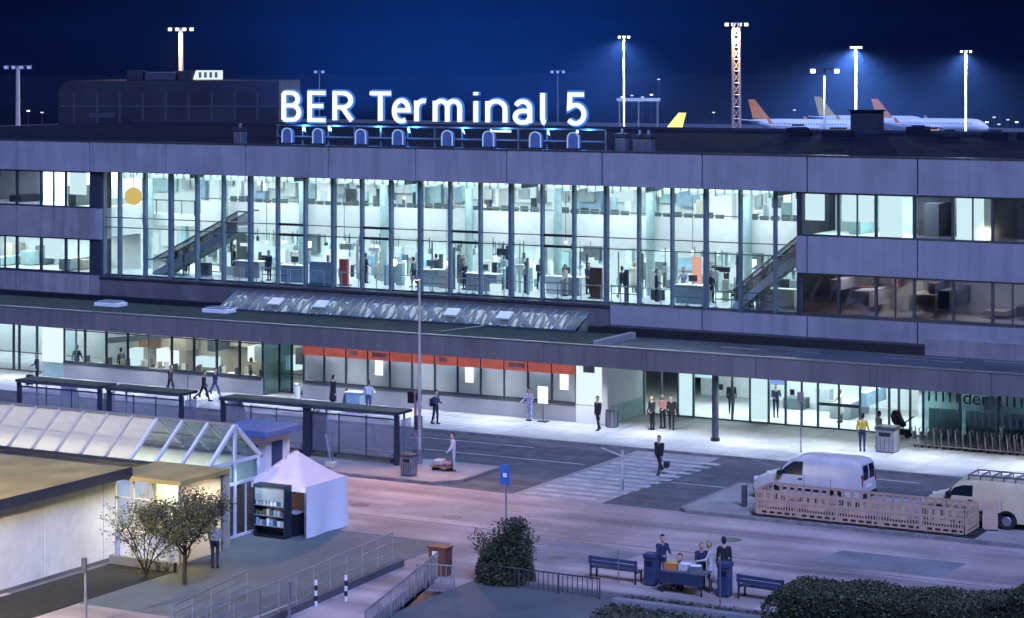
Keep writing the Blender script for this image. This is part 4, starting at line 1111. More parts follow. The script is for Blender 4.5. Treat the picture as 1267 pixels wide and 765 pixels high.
def arch_machine(label, px, py):
    c = G(px, py, .13)
    t = thing('ticket_machine', label, 'ticket machine', (c.x, c.y, .13), 0, 'arched machines on the island')
    out = [(-.55,0),(.55,0),(.55,1.7)] + arc(0,1.7,.55,.5,0,180,10)[1:]
    MB().prism(out, (0,.04,0), (1,0,0), (0,0,1), .05).build('glass_shell', 'glass_frost', t)
    for sx in (-.5, .42): MB().box(sx, sx+.08, -.06, .06, 0, 1.7).build('edge', 'metal', t)
    MB().box(-.3, .28, .06, .5, 0, 1.55).build('cabinet', 'black', t, bevel=.05)
    MB().box(-.2, .18, .04, .059, 1.0, 1.35).build('screen', 'dark', t)
arch_machine('arched frosted glass machine in front of the far left shelter', 85, 523)
arch_machine('arched frosted glass machine beside the kiosk gable', 291, 548)
# ------------------------------------------------------------------ poles and signs
c = G(519, 574, .13)
t = thing('tall_pole', 'tall slim grey pole with an added lamp, rising before the hall glass', 'pole', (c.x, c.y, .13))
MB().tube([(0,0,0),(0,0,8.6)], [.10,.055], 10).build('pole', 'mast', t, smooth='auto')
MB().cyl((0,0), .14, 0, .7, 12).build('pole_base', 'metal', t)
MB().box(-.1,.1,-.35,.1,8.6,8.7).build('added_lamp_head', 'metal', t); MB().box(-.07,.07,-.33,-.05,8.57,8.599).build('lens', 'em_warm_white', t)  # head and lens are added to a pole that is otherwise bare
spot('added_pole_light', (c.x, c.y-.3, 8.6), (c.x+4.0, c.y-9.5, 0), 1500, (1.0, .50, .28), 118, 1.0, .25)  # warm spot added to tint the plaza pink
c = G(514, 566, .13)
t = thing('signal_post', 'pinkish post with dark signal boxes at the end of the shelters', 'signal post', (c.x, c.y, .13))
MB().cyl((0,0), .07, 0, 3.1, 10).build('post', 'cl_pink', t)
MB().box(-.38,-.1,-.12,.12,2.55,3.1).build('signal_box', 'black', t, bevel=.03); MB().box(.08,.3,-.12,.12,2.7,3.1).build('signal_box', 'metal_dark', t, bevel=.03)
MB().box(-.02,.34,-.12,.12,1.35,2.0).build('push_box', 'metal_dark', t, bevel=.05); MB().box(-.2,.22,-.16,.16,.35,.95).build('cabinet', 'galv', t, bevel=.03)
def bin_(name, label, px, py, z, w, d, h, m, lidm='metal_dark', rnd_=False):
    c = G(px, py, z); t = thing(name, label, 'bin', (c.x, c.y, z))
    if rnd_:
        MB().lathe((0,0,0), [(w*.42,0),(w*.5,.05),(w*.5,h*.85),(w*.46,h*.87)], 18).build('drum', m, t, smooth='auto')
        MB().lathe((0,0,0), [(w*.53,h*.88),(w*.53,h*.96),(w*.2,h)], 18).build('lid', lidm, t)
        for i in range(9):
            a = 2*math.pi*i/9; MB().box(math.cos(a)*w*.5-.02, math.cos(a)*w*.5+.02, math.sin(a)*w*.5-.02, math.sin(a)*w*.5+.02, .06, h*.84).build('slat', lidm, t)
    else:
        MB().box(-w/2, w/2, -d/2, d/2, .04, h*.86).build('body', m, t, bevel=.03)
        MB().box(-w/2-.03, w/2+.03, -d/2-.03, d/2+.03, h*.861, h).build('lid', lidm, t, bevel=.03)
        MB().box(-w*.3, w*.3, -d/2-.012, -d/2-.001, h*.62, h*.78).build('slot', 'black', t)
        MB().box(-w/2+.03, w/2-.03, -d/2+.03, d/2-.03, 0, .039).build('base', 'black', t)
        n = 5
        for i in range(n): xx = -w/2+.06+(w-.12)*i/(n-1); MB().box(xx-.012, xx+.012, -d/2-.014, -d/2-.002, .1, h*.58).build('rib', lidm, t)
    return t
bin_('litter_bin', 'grey ribbed litter bin at the island end beside the last shelter', 506, 588, .13, .62, .5, .98, 'metal')
bin_('litter_bin', 'round grey litter bin before the white recess wall', 757, 529, .12, .62, .5, .95, 'metal', rnd_=True)
bin_('litter_bin', 'wide grey ribbed waste bin beside the person in yellow', 1098, 559, .12, .95, .8, 1.25, 'galv')
bin_('waste_bin', 'tall dark blue bin left of the snack table', 806, 724, 0, .42, .42, 1.15, 'blue_furn', 'blue_furn')
bin_('waste_bin', 'tall dark blue bin right of the snack table', 897, 738, 0, .42, .42, 1.2, 'blue_furn', 'blue_furn')
def sign_pole(label, px, py, z, h, sw, sh, m, r=.035, z1=None):
    c = G(px, py, z); t = thing('sign_post', label, 'sign', (c.x, c.y, z))
    MB().cyl((0,0), r, 0, h, 10).build('post', 'metal', t)
    if sw:
        p = MB().box(-sw/2, sw/2, -r-.05, -r-.01, h-sh, h).build('plate', m, t, bevel=.012)
        if m == 'blue_sign': MB().box(-sw*.18, sw*.18, -r-.058, -r-.051, h-sh*.62, h-sh*.42).build('symbol', 'white', p)
    return t
sign_pole('blue rectangular road sign on a post behind the round bush', 626, 660, 0, 2.75, .46, .8, 'blue_sign')
sign_pole('thin grey sign post with small round grey plate on the pavement edge', 991, 560, .12, 2.9, .32, .5, 'metal')
sign_pole('thin bare grey pole on the pavement near the cafe windows', 232, 500, .12, 2.2, 0, 0, 'metal', .025)
sign_pole('white red post in the middle of the crossing', 771, 606, 0, 1.75, .12, 1.3, 'paint', .04)
sign_pole('thin grey post beside the nearer blue bench', 765, 722, 0, 1.2, 0, 0, 'metal', .025)
sign_pole('thin pale post in front of the right blue bin', 891, 762, 0, 2.1, 0, 0, 'metal', .025)
sign_pole('pale post at the foot of the ramp railing', 358, 775, 0, 1.5, 0, 0, 'metal', .06)
sign_pole('grey round topped post in front of the white shed', 106, 772, 0, 2.2, .22, .5, 'metal_dark', .05)
c = G(672, 522, .12)
t = thing('notice_stand', 'white notice board on a stand before the frosted windows', 'stand', (c.x, c.y, .12))
MB().cyl((0,0), .025, .05, 1.5, 8).build('pole', 'metal_dark', t); MB().box(-.3,.3,-.04,-.02,.95,1.85).build('board', 'em_poster', t); MB().box(-.25,.25,-.2,.2,0,.05).build('foot', 'dark', t)
c = G(368, 498, .12)
t = thing('bollard', 'white bollard beside the glass vestibule', 'bollard', (c.x, c.y, .12)); MB().cyl((0,0), .16, 0, .95, 14).build('shaft', 'white', t, smooth='auto'); MB().lathe((0,0,.951), [(.17,0),(.17,.05),(.08,.12)], 14).build('cap', 'galv', t)
def striped(label, px, py):
    c = G(px, py, 0); t = thing('striped_bollard', label, 'bollard', (c.x, c.y, 0), 0, 'striped bollards')
    for i in range(5): MB().cyl((0,0), .055, i*.18+.001*i, i*.18+.179, 12).build('ring', 'black' if i % 2 else 'white', t)
striped('black and white bollard below the ramp railing, farther from the bars', 391, 750)
striped('black and white bollard below the ramp railing, nearer the stair bars', 428, 744)
c = G(921, 627, .13)
t = thing('post_stub', 'short grey post at the corner of the parking island', 'bollard', (c.x, c.y, .13)); MB().box(-.1,.1,-.1,.1,0,.9).build('shaft', 'metal_dark', t, bevel=.02); MB().box(-.12,.12,-.12,.12,.901,.95).build('cap', 'metal', t)
# ------------------------------------------------------------------ vans
def van(label, px, py_roof, Hh, Y, m, rack=False, L=4.9):
    X = PX(px, Y)
    v = thing('parked_van', label, 'van', (X, Y, .0 if Y < 84 else .13), 0, 'vans parked on the island')
    prof = [(0.0,.32,.72),(.06,.27,.85),(.30,.26,1.0),(.65,.26,1.1),(1.05,.26,1.2),(1.35,.26,1.48),(1.65,.26,1.75),(1.95,.26,Hh-.07),(2.4,.26,Hh-.02),(3.2,.26,Hh),(4.2,.26,Hh-.01),(4.62,.27,Hh-.06),(4.82,.3,Hh-.17),(4.9,.36,Hh-.5)]
    k = L/4.9
    def hw(z, x):
        tp = 1 - .16*max(0, (.9-x)/.9)**2
        tp *= 1 - .04*max(0, (x-4.5)/.4)
        w = .93 if z < 1.1 else .93 - .15*(z-1.1)/(Hh-1.1)
        if z < .5: w -= .04*(.5-z)/.25
        return w*tp
    mb = MB(); NR = 6; ring = []
    for (x, zb, zt) in prof:
        pts = []
        for j in range(NR+1):
            z = zb + (zt-.09-zb)*j/NR; pts.append((x*k, hw(z, x), z))
        w = hw(zt-.03, x)
        pts += [(x*k, w-.035, zt-.03), (x*k, w-.12, zt), (x*k, w*.4, zt+.012)]
        full = pts + [(p[0], -p[1], p[2]) for p in reversed(pts)]
        ring.append(full)
    n = len(ring[0])
    for r_ in ring: mb.v += r_
    for i in range(len(ring)-1):
        for j in range(n):
            j2 = (j+1) % n; mb.f.append((i*n+j, i*n+j2, (i+1)*n+j2, (i+1)*n+j)); mb.m.append(0)
    mb.f.append(tuple(reversed(range(n)))); mb.m.append(0)
    mb.f.append(tuple((len(ring)-1)*n+j for j in range(n))); mb.m.append(0)
    for f in range(len(mb.f)): mb.f[f] = tuple(reversed(mb.f[f]))
    mb.build('body', m, v, smooth='auto')
    for s in (-1, 1):
        def side(poly, name, mm, par=v, off=.008):
            q = [(p[0]*k, s*(hw(p[1], p[0])+off), p[1]) for p in poly]
            if s < 0: q = list(reversed(q))
            return MB().ngon(list(reversed(q))).build(name, mm, par)
        side([(1.22,1.2),(2.28,1.2),(2.28,Hh-.22),(1.86,Hh-.24),(1.5,1.5)], 'side_window', 'car_glass')
        side([(1.08,1.2),(1.18,1.2),(1.42,1.48),(1.36,1.47)], 'quarter_window', 'car_glass')
        d = MB(); 
        for xx in (1.14, 2.36, 3.55): d.box(xx*k-.006, xx*k+.006, s*.935-.004, s*.935+.004, .45, 1.12)
        d.build('door_gap', 'black', v)
        MB().box(2.1*k, 2.28*k, s*.93, s*.93+s*.03, 1.02, 1.07).build('handle', 'black', v)
        MB().box(0.9*k, 4.1*k, min(s*.935, s*.95), max(s*.935, s*.95), .55, .65).build('rub_strip', 'black', v)
        MB().box(1.2*k, 1.42*k, min(s*.98, s*1.14), max(s*.98, s*1.14), 1.13, 1.36).build('mirror', 'black', v, bevel=.03)
        for wx in (.88, 3.75):
            ar = MB().prism(arc(0,0,.42,.42,-14,194,14), (wx*k, s*.925, .34), (1,0,0), (0,0,1), .012 if s < 0 else -.012); ar.build('wheel_arch', 'black', v)
            w = thing('wheel', None, None, (wx*k, s*.82, .33)); w.parent = v
            MB().tube([(0,-.11,0),(0,.13*s if s > 0 else .11,0)] if s > 0 else [(0,-.13,0),(0,.11,0)], .33, 20).build('tyre', 'rubber', w, smooth='auto')
            MB().tube([(0,s*.12,0),(0,s*.15,0)], [.21,.18], 14).build('rim', 'metal', w)
        h = MB().box(.02*k, .34*k, min(s*.62, s*.80), max(s*.62, s*.80), .74, .95); h.build('headlight', 'lamp_clear', v, bevel=.03)
        MB().box(4.87*k, 4.925*k, min(s*.74, s*.87), max(s*.74, s*.87), .95, 1.4).build('tail_light', 'light_red', v, bevel=.01)
        r = MB().quad((4.912*k, s*.06, 1.15),(4.912*k, s*.68, 1.15),(4.912*k, s*.66, Hh-.5),(4.912*k, s*.06, Hh-.5)); r.quad((4.912*k, s*.06, Hh-.5),(4.912*k, s*.66, Hh-.5),(4.86*k, s*.62, Hh-.24),(4.86*k, s*.06, Hh-.24)); r.build('rear_window', 'car_glass', v)
    ws = MB()
    q = [(1.09*k,-.80,1.24),(1.09*k,.80,1.24),(1.88*k,.70,Hh-.14),(1.88*k,-.70,Hh-.14)]
    ws.ngon([(p[0]-.012, p[1], p[2]+.015) for p in q]).build('windscreen', 'car_glass', v)
    MB().box(-.03, .1*k, -.78, .78, .32, .55).build('front_bumper', 'black', v, bevel=.03)
    MB().box(4.86*k, 4.97*k, -.86, .86, .36, .6).build('rear_bumper', 'black', v, bevel=.03)
    MB().box(-.015, .02, -.5, .5, .62, .74).build('grille', 'black', v)
    MB().box(4.9*k, 4.93*k, -.26, .26, .78, .9).build('number_plate', 'white', v)
    if rack:
        ro = MB().bar((2.0*k,-.66,Hh+.16), (4.6*k,-.66,Hh+.16), .04).build('roof_rack', 'metal_dark', v)
        MB().bar((2.0*k,.66,Hh+.16), (4.6*k,.66,Hh+.16), .04).build('side_rail', 'metal_dark', ro)
        for i in range(6):
            xx = (2.05+i*.5)*k; MB().bar((xx,-.66,Hh+.16),(xx,.66,Hh+.16), .04).build('crossbar', 'metal_dark', ro)
            for s in (-.66, .66): MB().bar((xx,s,Hh-.03),(xx,s,Hh+.14), .035).build('foot', 'metal_dark', ro)
    return v
van('white panel van facing left behind the barrier fence', 941, 570, 1.98, 89.0, 'van_paint')
van('beige lit white van with roof rack at the right edge', 1147, 595, 1.85, 87.9, 'van_warm_lit', True, 4.7)
# ------------------------------------------------------------------ plastic barrier fence
def barrier_proto(label, loc, rotz, W=1.76):
    b = thing('barrier_panel', label, 'barrier', loc, rotz, 'barrier panels before the vans')
    t = .03; z0 = .06; H_ = 1.06
    mb = MB()
    mb.box(0, .05, -t/2, t/2, z0, H_); mb.box(W-.05, W, -t/2, t/2, z0, H_)
    mb.box(.05, W-.05, -t/2, t/2, H_-.1, H_); mb.box(.05, W-.05, -t/2, t/2, .66, .72); mb.box(.05, W-.05, -t/2, t/2, .22, .30); mb.box(.05, W-.05, -t/2, t/2, z0, .12)
    mb.build('frame', 'plastic_bar', b)
    n = 5; w = (W-.1)/n
    for i in range(n):
        a = .05+i*w
        if i < n-1: MB().box(a+w-.075, a+w+.075, -t/2+.004, t/2-.004, .721, H_-.101).build('divider', 'plastic_bar', b)
        if i < n: MB().box(a+.0 if i == 0 else a+.10, a+w-.12, -t/2+.004, t/2-.004, .121, .219).build('foot_block', 'plastic_bar', b)
    ns_ = 14
    for i in range(ns_):
        a = .05+(W-.1)*i/ns_; MB().box(a+.035, a+.035+.05, -t/2+.006, t/2-.006, .301, .659).build('slat', 'plastic_bar', b)
    MB().box(W*.3, W*.7, -t/2-.004, -t/2-.0005, .4, .56).build('plate', 'plastic_bar', b)
    for q in (.25, W-.25): MB().box(q-.12, q+.12, -.28, .28, 0, .059).build('foot', 'black', b, bevel=.02)
    return b
FX0, FX1, FY0, FY1 = -35.4, -26.6, 84.95, 86.75
struct('dark_strip', MB().box(FX0-.2, FX1+.5, FY0-.25, FY1+.3, .1, .136), 'soil')  # dark strip laid so the gaps in the barriers look dark
nums = ['first', 'second', 'third', 'fourth', 'fifth']
proto = barrier_proto('pale slatted barrier panel in the near fence row, first from the crossing', (FX0, FY0, .13), 0)
for i in range(1, 5): copy_tree(proto, 'pale slatted barrier panel in the near fence row, %s from the crossing' % nums[i], (FX0+i*1.76, FY0+random.uniform(-.03,.03), .13), random.uniform(-.012,.012))
for i in range(5): copy_tree(proto, 'pale slatted barrier panel in the rear fence row beside the vans, %s from the crossing' % nums[i], (FX0+i*1.76, FY1+random.uniform(-.03,.03), .13), random.uniform(-.012,.012))
copy_tree(proto, 'pale slatted barrier panel closing the fence end nearest the crossing', (FX0-.04, FY0+.03, .13), R(90))
copy_tree(proto, 'pale slatted barrier panel closing the fence end beside the roof rack van', (FX1+.06, FY0+.03, .13), R(90))
t = thing('wooden_board', 'brown board leaning behind the fence end by the roof rack van', 'board', (FX1+.55, FY1-.1, .13), R(20)); MB().box(-.3,.3,-.02,.02,0,1.15).build('board', 'plastic_bar', t); MB().box(-.3,.3,-.2,.2,-.001,.02).build('foot', 'black', t)

# ------------------------------------------------------------------ right pavement: trolleys, pushchair, blue bench
def trolley(label, X, Y):
    t = thing('luggage_trolley', label, 'trolley', (X, Y, .12), 0, 'nested luggage trolleys')
    MB().bar((-.3,-.25,.18),(.5,-.2,.12),.04).build('side_rail', 'galv', t); MB().bar((-.3,.25,.18),(.5,.2,.12),.04).build('side_rail', 'galv', t)
    MB().box(-.3,.5,-.2,.2,.14,.17).build('deck', 'metal', t)
    MB().tube([(-.32,-.25,.15),(-.4,-.25,.95),(-.4,.25,.95),(-.32,.25,.15)], .025, 6).build('handle', 'galv', t)
    MB().box(-.38,-.34,-.22,.22,.35,.75).build('back_mesh', 'galv', t)
    for q in ((-.25,-.22),(-.25,.22),(.45,0)): MB().tube([(q[0],q[1]-.02,.06),(q[0],q[1]+.02,.06)], .06, 10).build('wheel', 'rubber', t)
tro_ = (ords+['ninth','tenth','eleventh','twelfth','thirteenth','fourteenth','fifteenth','sixteenth','seventeenth','eighteenth'])
for i in range(18): trolley('silver luggage trolley nested in the row under the lettered glass, %s from the pushchair' % tro_[i], PX(1140, 104.2)+i*.36, 104.2)
c = G(1118, 541, .12)
t = thing('pushchair', 'dark folded hood pushchair standing before the luggage trolleys', 'pushchair', (c.x, c.y, .12))
MB().prism([(-.55,.75),(-.35,.55),(.05,.5),(.1,.62),(-.12,.95),(-.25,1.3),(-.5,1.32),(-.62,1.05)], (0,.22,0), (1,0,0), (0,0,1), .44).build('seat_hood', 'cl_black', t, bevel=.04)
for s in (-.22, .22):
    MB().tube([(-.3,s,.6),(.25,s,.12)], .02, 6).build('frame_tube', 'black', t); MB().tube([(.0,s,.55),(-.35,s,.12)], .02, 6).build('frame_tube', 'black', t)
    for q in (-.35, .25): MB().tube([(q,s-.02,.12),(q,s+.02,.12)], .12, 12).build('wheel', 'rubber', t)
MB().tube([(-.1,-.22,.6),(.5,-.22,1.05),(.5,.22,1.05),(-.1,.22,.6)], .02, 6).build('handle', 'black', t)
MB().box(-.2,.25,-.2,.2,.18,.4).build('basket', 'cl_black', t, bevel=.03)
# trolley with glass sides near the frosted windows
c = G(440, 510, .12)
t = thing('glass_cart', 'pale green glass sided cart beside the person in white', 'cart', (c.x, c.y, .12)); MB().box(-.45,.45,-.3,.3,.15,1.05).build('casing', 'int_teal', t, bevel=.03); MB().box(-.5,.5,-.34,.34,1.051,1.1).build('top', 'white', t)
for q in (-.35,.35): MB().tube([(q,-.25,.08),(q,.25,.08)], .08, 10).build('wheel', 'rubber', t)
c = G(549, 582, .13)
t = thing('flat_trolley', 'low trolley with pale bundles beside the person in white at the island end', 'trolley', (c.x, c.y, .13))
MB().box(-.55,.45,-.3,.3,.16,.22).build('deck', 'wood', t); MB().box(-.45,.05,-.22,.22,.221,.5).build('bundle', 'cl_cream', t, bevel=.08); MB().box(.0,.4,-.2,.2,.225,.42).build('bundle', 'cl_pink', t, bevel=.08)
for q in (-.4,.32): MB().tube([(q,-.28,.08),(q,.28,.08)], .08, 10).build('wheel', 'rubber', t)

# ------------------------------------------------------------------ benches and snack table
def bench(label, px0, py0, px1, py1):
    a, b = G(px0, py0), G(px1, py1); L = (b-a).length
    t = thing('park_bench', label, 'bench', tuple(a), math.atan2(b.y-a.y, b.x-a.x), 'blue benches')
    for i in range(3): MB().box(0, L, .02+i*.15, .14+i*.15, .43, .46).build('seat_slat', 'blue_furn', t)
    for i in range(2): MB().box(0, L, -.06, -.02, .58+i*.15, .70+i*.15).build('back_slat', 'blue_furn', t)
    for q in (.08, L-.08):
        MB().box(q-.03, q+.03, -.02, .46, .38, .429).build('support', 'dark', t); MB().box(q-.03, q+.03, -.055, -.0, .0, .86).build('leg', 'dark', t); MB().box(q-.03, q+.03, .4, .45, 0, .379).build('leg', 'dark', t)
bench('blue slatted bench left of the snack table', 729, 716, 789, 724)
bench('blue slatted bench beside the hedge right of the snack table', 912, 740, 971, 749)
c = G(852, 734)
t = thing('snack_table', 'dark folding table with snacks between the two blue bins', 'table', tuple(c))
MB().box(-.95,.75,-.4,.4,.74,.79).build('table_top', 'cl_grey', t, bevel=.01); MB().box(-.95,.75,-.42,-.4,.36,.77).build('cloth_front', 'cl_navy', t)
for q in ((-.85,-.35),(.65,-.35),(.65,.35),(-.85,.35)): MB().box(q[0]-.025,q[0]+.025,q[1]-.025,q[1]+.025,0,.739).build('leg', 'dark', t)
for i,(x,y,m,l) in enumerate(((-.65,0,'orange','orange crate of goods on the snack table'),(-.15,.1,'cl_cream','cream box in the middle of the snack table'),(.3,-.05,'cl_grey','grey box at the bin end of the snack table'))):
    b = thing('goods_box', l, 'box', (c.x+x, c.y+y, .79), .2*i, 'boxes on the snack table'); MB().box(-.24,.24,-.18,.18,0,.05).build('base', m, b)
    for (x0,x1,y0,y1) in ((-.24,.24,-.18,-.16),(-.24,.24,.16,.18),(-.24,-.22,-.16,.16),(.22,.24,-.16,.16)): MB().box(x0,x1,y0,y1,.051,.22).build('side', m, b)
    MB().box(-.2,.2,-.14,.14,.06,.25).build('goods', 'yellow' if i == 0 else 'white', b, bevel=.05)
# ------------------------------------------------------------------ cabinet
c = G(545, 712)
t = thing('utility_cabinet', 'brown utility cabinet with a white sticker left of the bush', 'cabinet', tuple(c))
MB().box(-.36,.36,-.25,.25,.05,1.02).build('body', 'brown', t, bevel=.02); MB().box(-.4,.4,-.29,.29,1.021,1.08).build('roof', 'brown', t); MB().box(-.34,.34,-.23,.23,0,.049).build('base', 'concrete', t)
MB().box(-.2,.05,-.262,-.251,.72,.92).build('sticker', 'white', t); MB().box(-.006,.006,-.256,-.2505,.08,1.0).build('door_gap', 'black', t)

# ------------------------------------------------------------------ pavilion tent
p_fr = G(375, 667); p_rr = G(428, 652)        # right wall corners
tx1 = (p_fr.x+p_rr.x)/2; ty0, ty1 = p_fr.y, p_rr.y+.15; tw = ty1-ty0
t = thing('pavilion_tent', 'white pavilion tent with pointed pinkish roof beside the kiosk', 'tent', (tx1-tw/2, (ty0+ty1)/2, 0))
h = tw/2; ez = 2.05
for (i, j) in ((-1,-1),(1,-1),(1,1),(-1,1)): MB().box(i*h-.03, i*h+.03, j*h-.03, j*h+.03, 0, ez).build('leg', 'metal', t)
rf = MB(); N = 6
def roofpt(u, v):   # tensioned pyramid
    d = max(abs(u), abs(v)); return (u*h*1.03, v*h*1.03, ez + 1.15*(1-d)**1.25 - .05*(1-abs(abs(u)-abs(v)))*d)
gr = [[roofpt(-1+2*i/16, -1+2*j/16) for j in range(17)] for i in range(17)]
for i in range(16):
    for j in range(16): rf.quad(gr[i][j], gr[i+1][j], gr[i+1][j+1], gr[i][j+1])
rf.build('roof', 'canvas_pink', t, smooth='auto')
for (a, b) in (((-h,-h),(h,-h)),((h,-h),(h,h)),((h,h),(-h,h)),((-h,h),(-h,-h))):
    MB().quad((a[0]*1.03,a[1]*1.03,ez-.22),(b[0]*1.03,b[1]*1.03,ez-.22),(b[0]*1.03,b[1]*1.03,ez),(a[0]*1.03,a[1]*1.03,ez)).build('valance', 'canvas', t)
sd = MB()
for i in range(14):
    for j in range(8):
        def wp(i, j): u = i/14; w = j/8; return (h+.05+.05*math.sin(u*9)*(1-w)+.06*(1-w)*u, -h+u*tw, .03+w*(ez-.05))
        sd.quad(wp(i,j), wp(i+1,j), wp(i+1,j+1), wp(i,j+1))
sd.build('side_wall', 'canvas', t, smooth=True)
MB().quad((-h,h,.03),(h,h,.03),(h,h,ez),(-h,h,ez)).build('rear_wall', 'canvas', t)
MB().tube([(0,0,ez+1.05),(0,0,ez+1.22)], .05, 8).build('finial', 'brown', t)
# counter and shelf unit in the tent opening
c = G(339, 664)
t = thing('shelf_display', 'dark glass fronted shelf display at the tent opening', 'display', (c.x, c.y-.1, 0))
MB().box(-.75,.75,-.25,.25,.05,.1).build('base', 'black', t)
for q in (-.75,.71): MB().box(q,q+.04,-.25,.25,.1,2.0).build('side', 'dark', t)
MB().box(-.71,.71,.2,.25,.1,2.0).build('back', 'int_dark', t); MB().box(-.75,.75,-.25,.25,2.001,2.08).build('top', 'dark', t)
for i, z in enumerate((.45,.85,1.25)):
    sh = MB().box(-.71,.71,-.24,.2,z,z+.03).build('shelf', 'galv', t)
    for j in range(8): MB().box(-.66+j*.17,-.66+j*.17+.12,-.2,.0,z+.031,z+.031+rnd.uniform(.12,.3)).build('package', rnd.choice(['int_teal','white','int_dark','leaf','beige','int_blue']), sh)
MB().box(-.71,.71,-.21,-.19,1.45,2.0).build('header', 'int_grey', t); MB().cyl((-.3,-.24), .001, 0, .001, 4)
t = thing('tent_counter', 'low dark counter under the tent roof', 'counter', (tx1-tw*.35, ty0+.4, 0)); MB().box(-.55,.5,-.3,.3,.05,.9).build('body', 'black', t); MB().box(-.6,.55,-.34,.34,.901,.95).build('top', 'int_grey', t); MB().box(-.2,.05,-.15,.05,.951,1.3).build('coffee_machine', 'white', t, bevel=.03)
# things stacked at the shelter behind the tent
c = G(412, 578, .13)
t = thing('leaning_sign', 'pale plastic road sign foot with struts lying beside the last shelter', 'road sign', (c.x, c.y-.2, .13)); MB().box(-.25,.25,-.2,.2,0,.3).build('foot', 'beige', t, bevel=.06); MB().bar((0,0,.28),(-.45,.25,1.5),.06).build('strut', 'galv', t); MB().bar((.1,.05,.28),(-.12,.3,1.6),.06).build('strut', 'metal_dark', t)

# ------------------------------------------------------------------ glass roofed kiosk
KX1, KY0, KY1, KE, KR = -51.9, 69.7, 72.95, 3.02, 4.42
KX0 = -78.0
K = thing('glass_roof_kiosk', 'long kiosk with ribbed glass gable roof and blue framed gable end', 'building', (KX1, KY0, 0))
def kb_(mb, name, m, parent=None, **kw): return obj(name, mb.mesh(name, m, K.location, kw.get('smooth', False), kw.get('bevel', 0)), parent or K)
KM = (KY0+KY1)/2
kb_(MB().box(KX0, KX1-.15, KY0, KY0+.12, 0, KE-.1), 'front_wall', 'clad')
kb_(MB().box(KX0, KX1-.15, KY1-.12, KY1, 0, KE-.1), 'rear_wall', 'clad')
rib = 1.26; i = 0; x = KX1
while x > KX0+.2:
    x2 = x-rib
    for (ya, yb) in ((KY0-.12, KM), (KY1+.12, KM)):
        m = MB(); m.quad((x2+.03, ya, KE), (x-.03, ya, KE), (x-.03, yb, KR-.02), (x2+.03, yb, KR-.02))
        kb_(m, 'roof_pane', 'glass_kiosk_clear' if (i in (0,1,2) ) else 'glass_kiosk')
        kb_(MB().bar((x2, ya, KE+.03), (x2, yb, KR+.02), .11, .12), 'rafter', 'wall_white' if i < 3 else 'beige')
        kb_(MB().bar((x2+.03, (ya+yb)/2, (KE+KR)/2-.05), (x-.03, (ya+yb)/2, (KE+KR)/2-.05), .04, .05), 'purlin', 'galv')
    x = x2; i += 1
kb_(MB().bar((KX0, KM, KR+.05), (KX1+.06, KM, KR+.05), .12, .1), 'ridge', 'galv')
for ya in (KY0-.14, KY1+.14): kb_(MB().bar((KX0, ya, KE-.03), (KX1+.06, ya, KE-.03), .14, .12), 'gutter', 'metal_dark')
# gable end
fr = 'wall_white'
for ya in (KY0, KM, KY1): kb_(MB().bar((KX1, ya, 0), (KX1, ya, KE if ya != KM else KR-.1), .14), 'gable_post', fr)
for z in (.05, 2.15, KE-.02): kb_(MB().bar((KX1, KY0+.07, z), (KX1, KY1-.07, z), .12), 'gable_rail', fr)
for ya in (KY0-.1, KY1+.1): kb_(MB().bar((KX1+.02, ya, KE), (KX1+.02, KM, KR+.03), .14, .14), 'gable_rafter', fr)
for (ya, yb) in ((KY0+.07, KM-.07), (KM+.07, KY1-.07)):
    for (za, zb) in ((.12, 2.08), (2.22, KE-.09)): kb_(MB().box(KX1-.01, KX1+.01, ya, yb, za, zb), 'gable_pane', 'glass_teal' if za > 1 else 'glass_dark')
kb_(MB().ngon([(KX1, KY0+.1, KE+.05), (KX1, KY1-.1, KE+.05), (KX1, KM, KR-.08)]), 'gable_pane', 'glass_teal')
kb_(MB().bar((KX1, KM+.75, .1), (KX1, KM+.75, 2.1), .08), 'door_post', fr)
kb_(MB().box(KX0, KX1-.2, KY0+.2, KY1-.2, -.1, .05), 'floor', 'int_floor')
area('kiosk_light', (KX1-9, KM, 2.9), 16, 1.2, 330, (1.0, .92, .76))
spot('kiosk_door_light', (KX1+.25, KM+.2, 2.9), (KX1+2.6, KM-1, 0), 60, (.8, 1.0, .92), 140, 1.0, .1)
# flat roofed shed in front with warm windows
SXE, SY0, SY1, SZ1 = -53.6, 52.0, 66.1, 3.2
S_ = thing('white_shed', 'flat roofed white clad shed with dark eaves in the lower left corner', 'building', (SXE, SY0, 0))
def sb_(mb, name, m, parent=None, **kw): return obj(name, mb.mesh(name, m, S_.location, kw.get('smooth', False), kw.get('bevel', 0)), parent or S_)
y = SY0
while y < SY1-.05:
    y2 = min(y+3.35, SY1); sb_(MB().box(SXE-.15, SXE, y+.02, y2-.02, .12, SZ1-.02), 'wall_panel', 'clad', bevel=.01); y = y2
sb_(MB().box(-78, SXE-.16, SY1-.15, SY1, 0, SZ1-.02), 'wall', 'clad'); sb_(MB().box(SXE-.2, SXE+.06, SY0, SY1, 0, .119), 'plinth', 'concrete_dark')
sb_(MB().box(-78, SXE+.45, SY0, SY1+.35, SZ1, SZ1+.22), 'roof', 'roof_warm_lit'); sb_(MB().box(SXE+.451, SXE+.5, SY0, SY1+.4, SZ1-.12, SZ1+.26), 'eaves_board', 'dark')
sb_(MB().box(SXE-.14, SXE-.05, SY0, SY1, .121, SZ1), 'wall_core', 'seam')

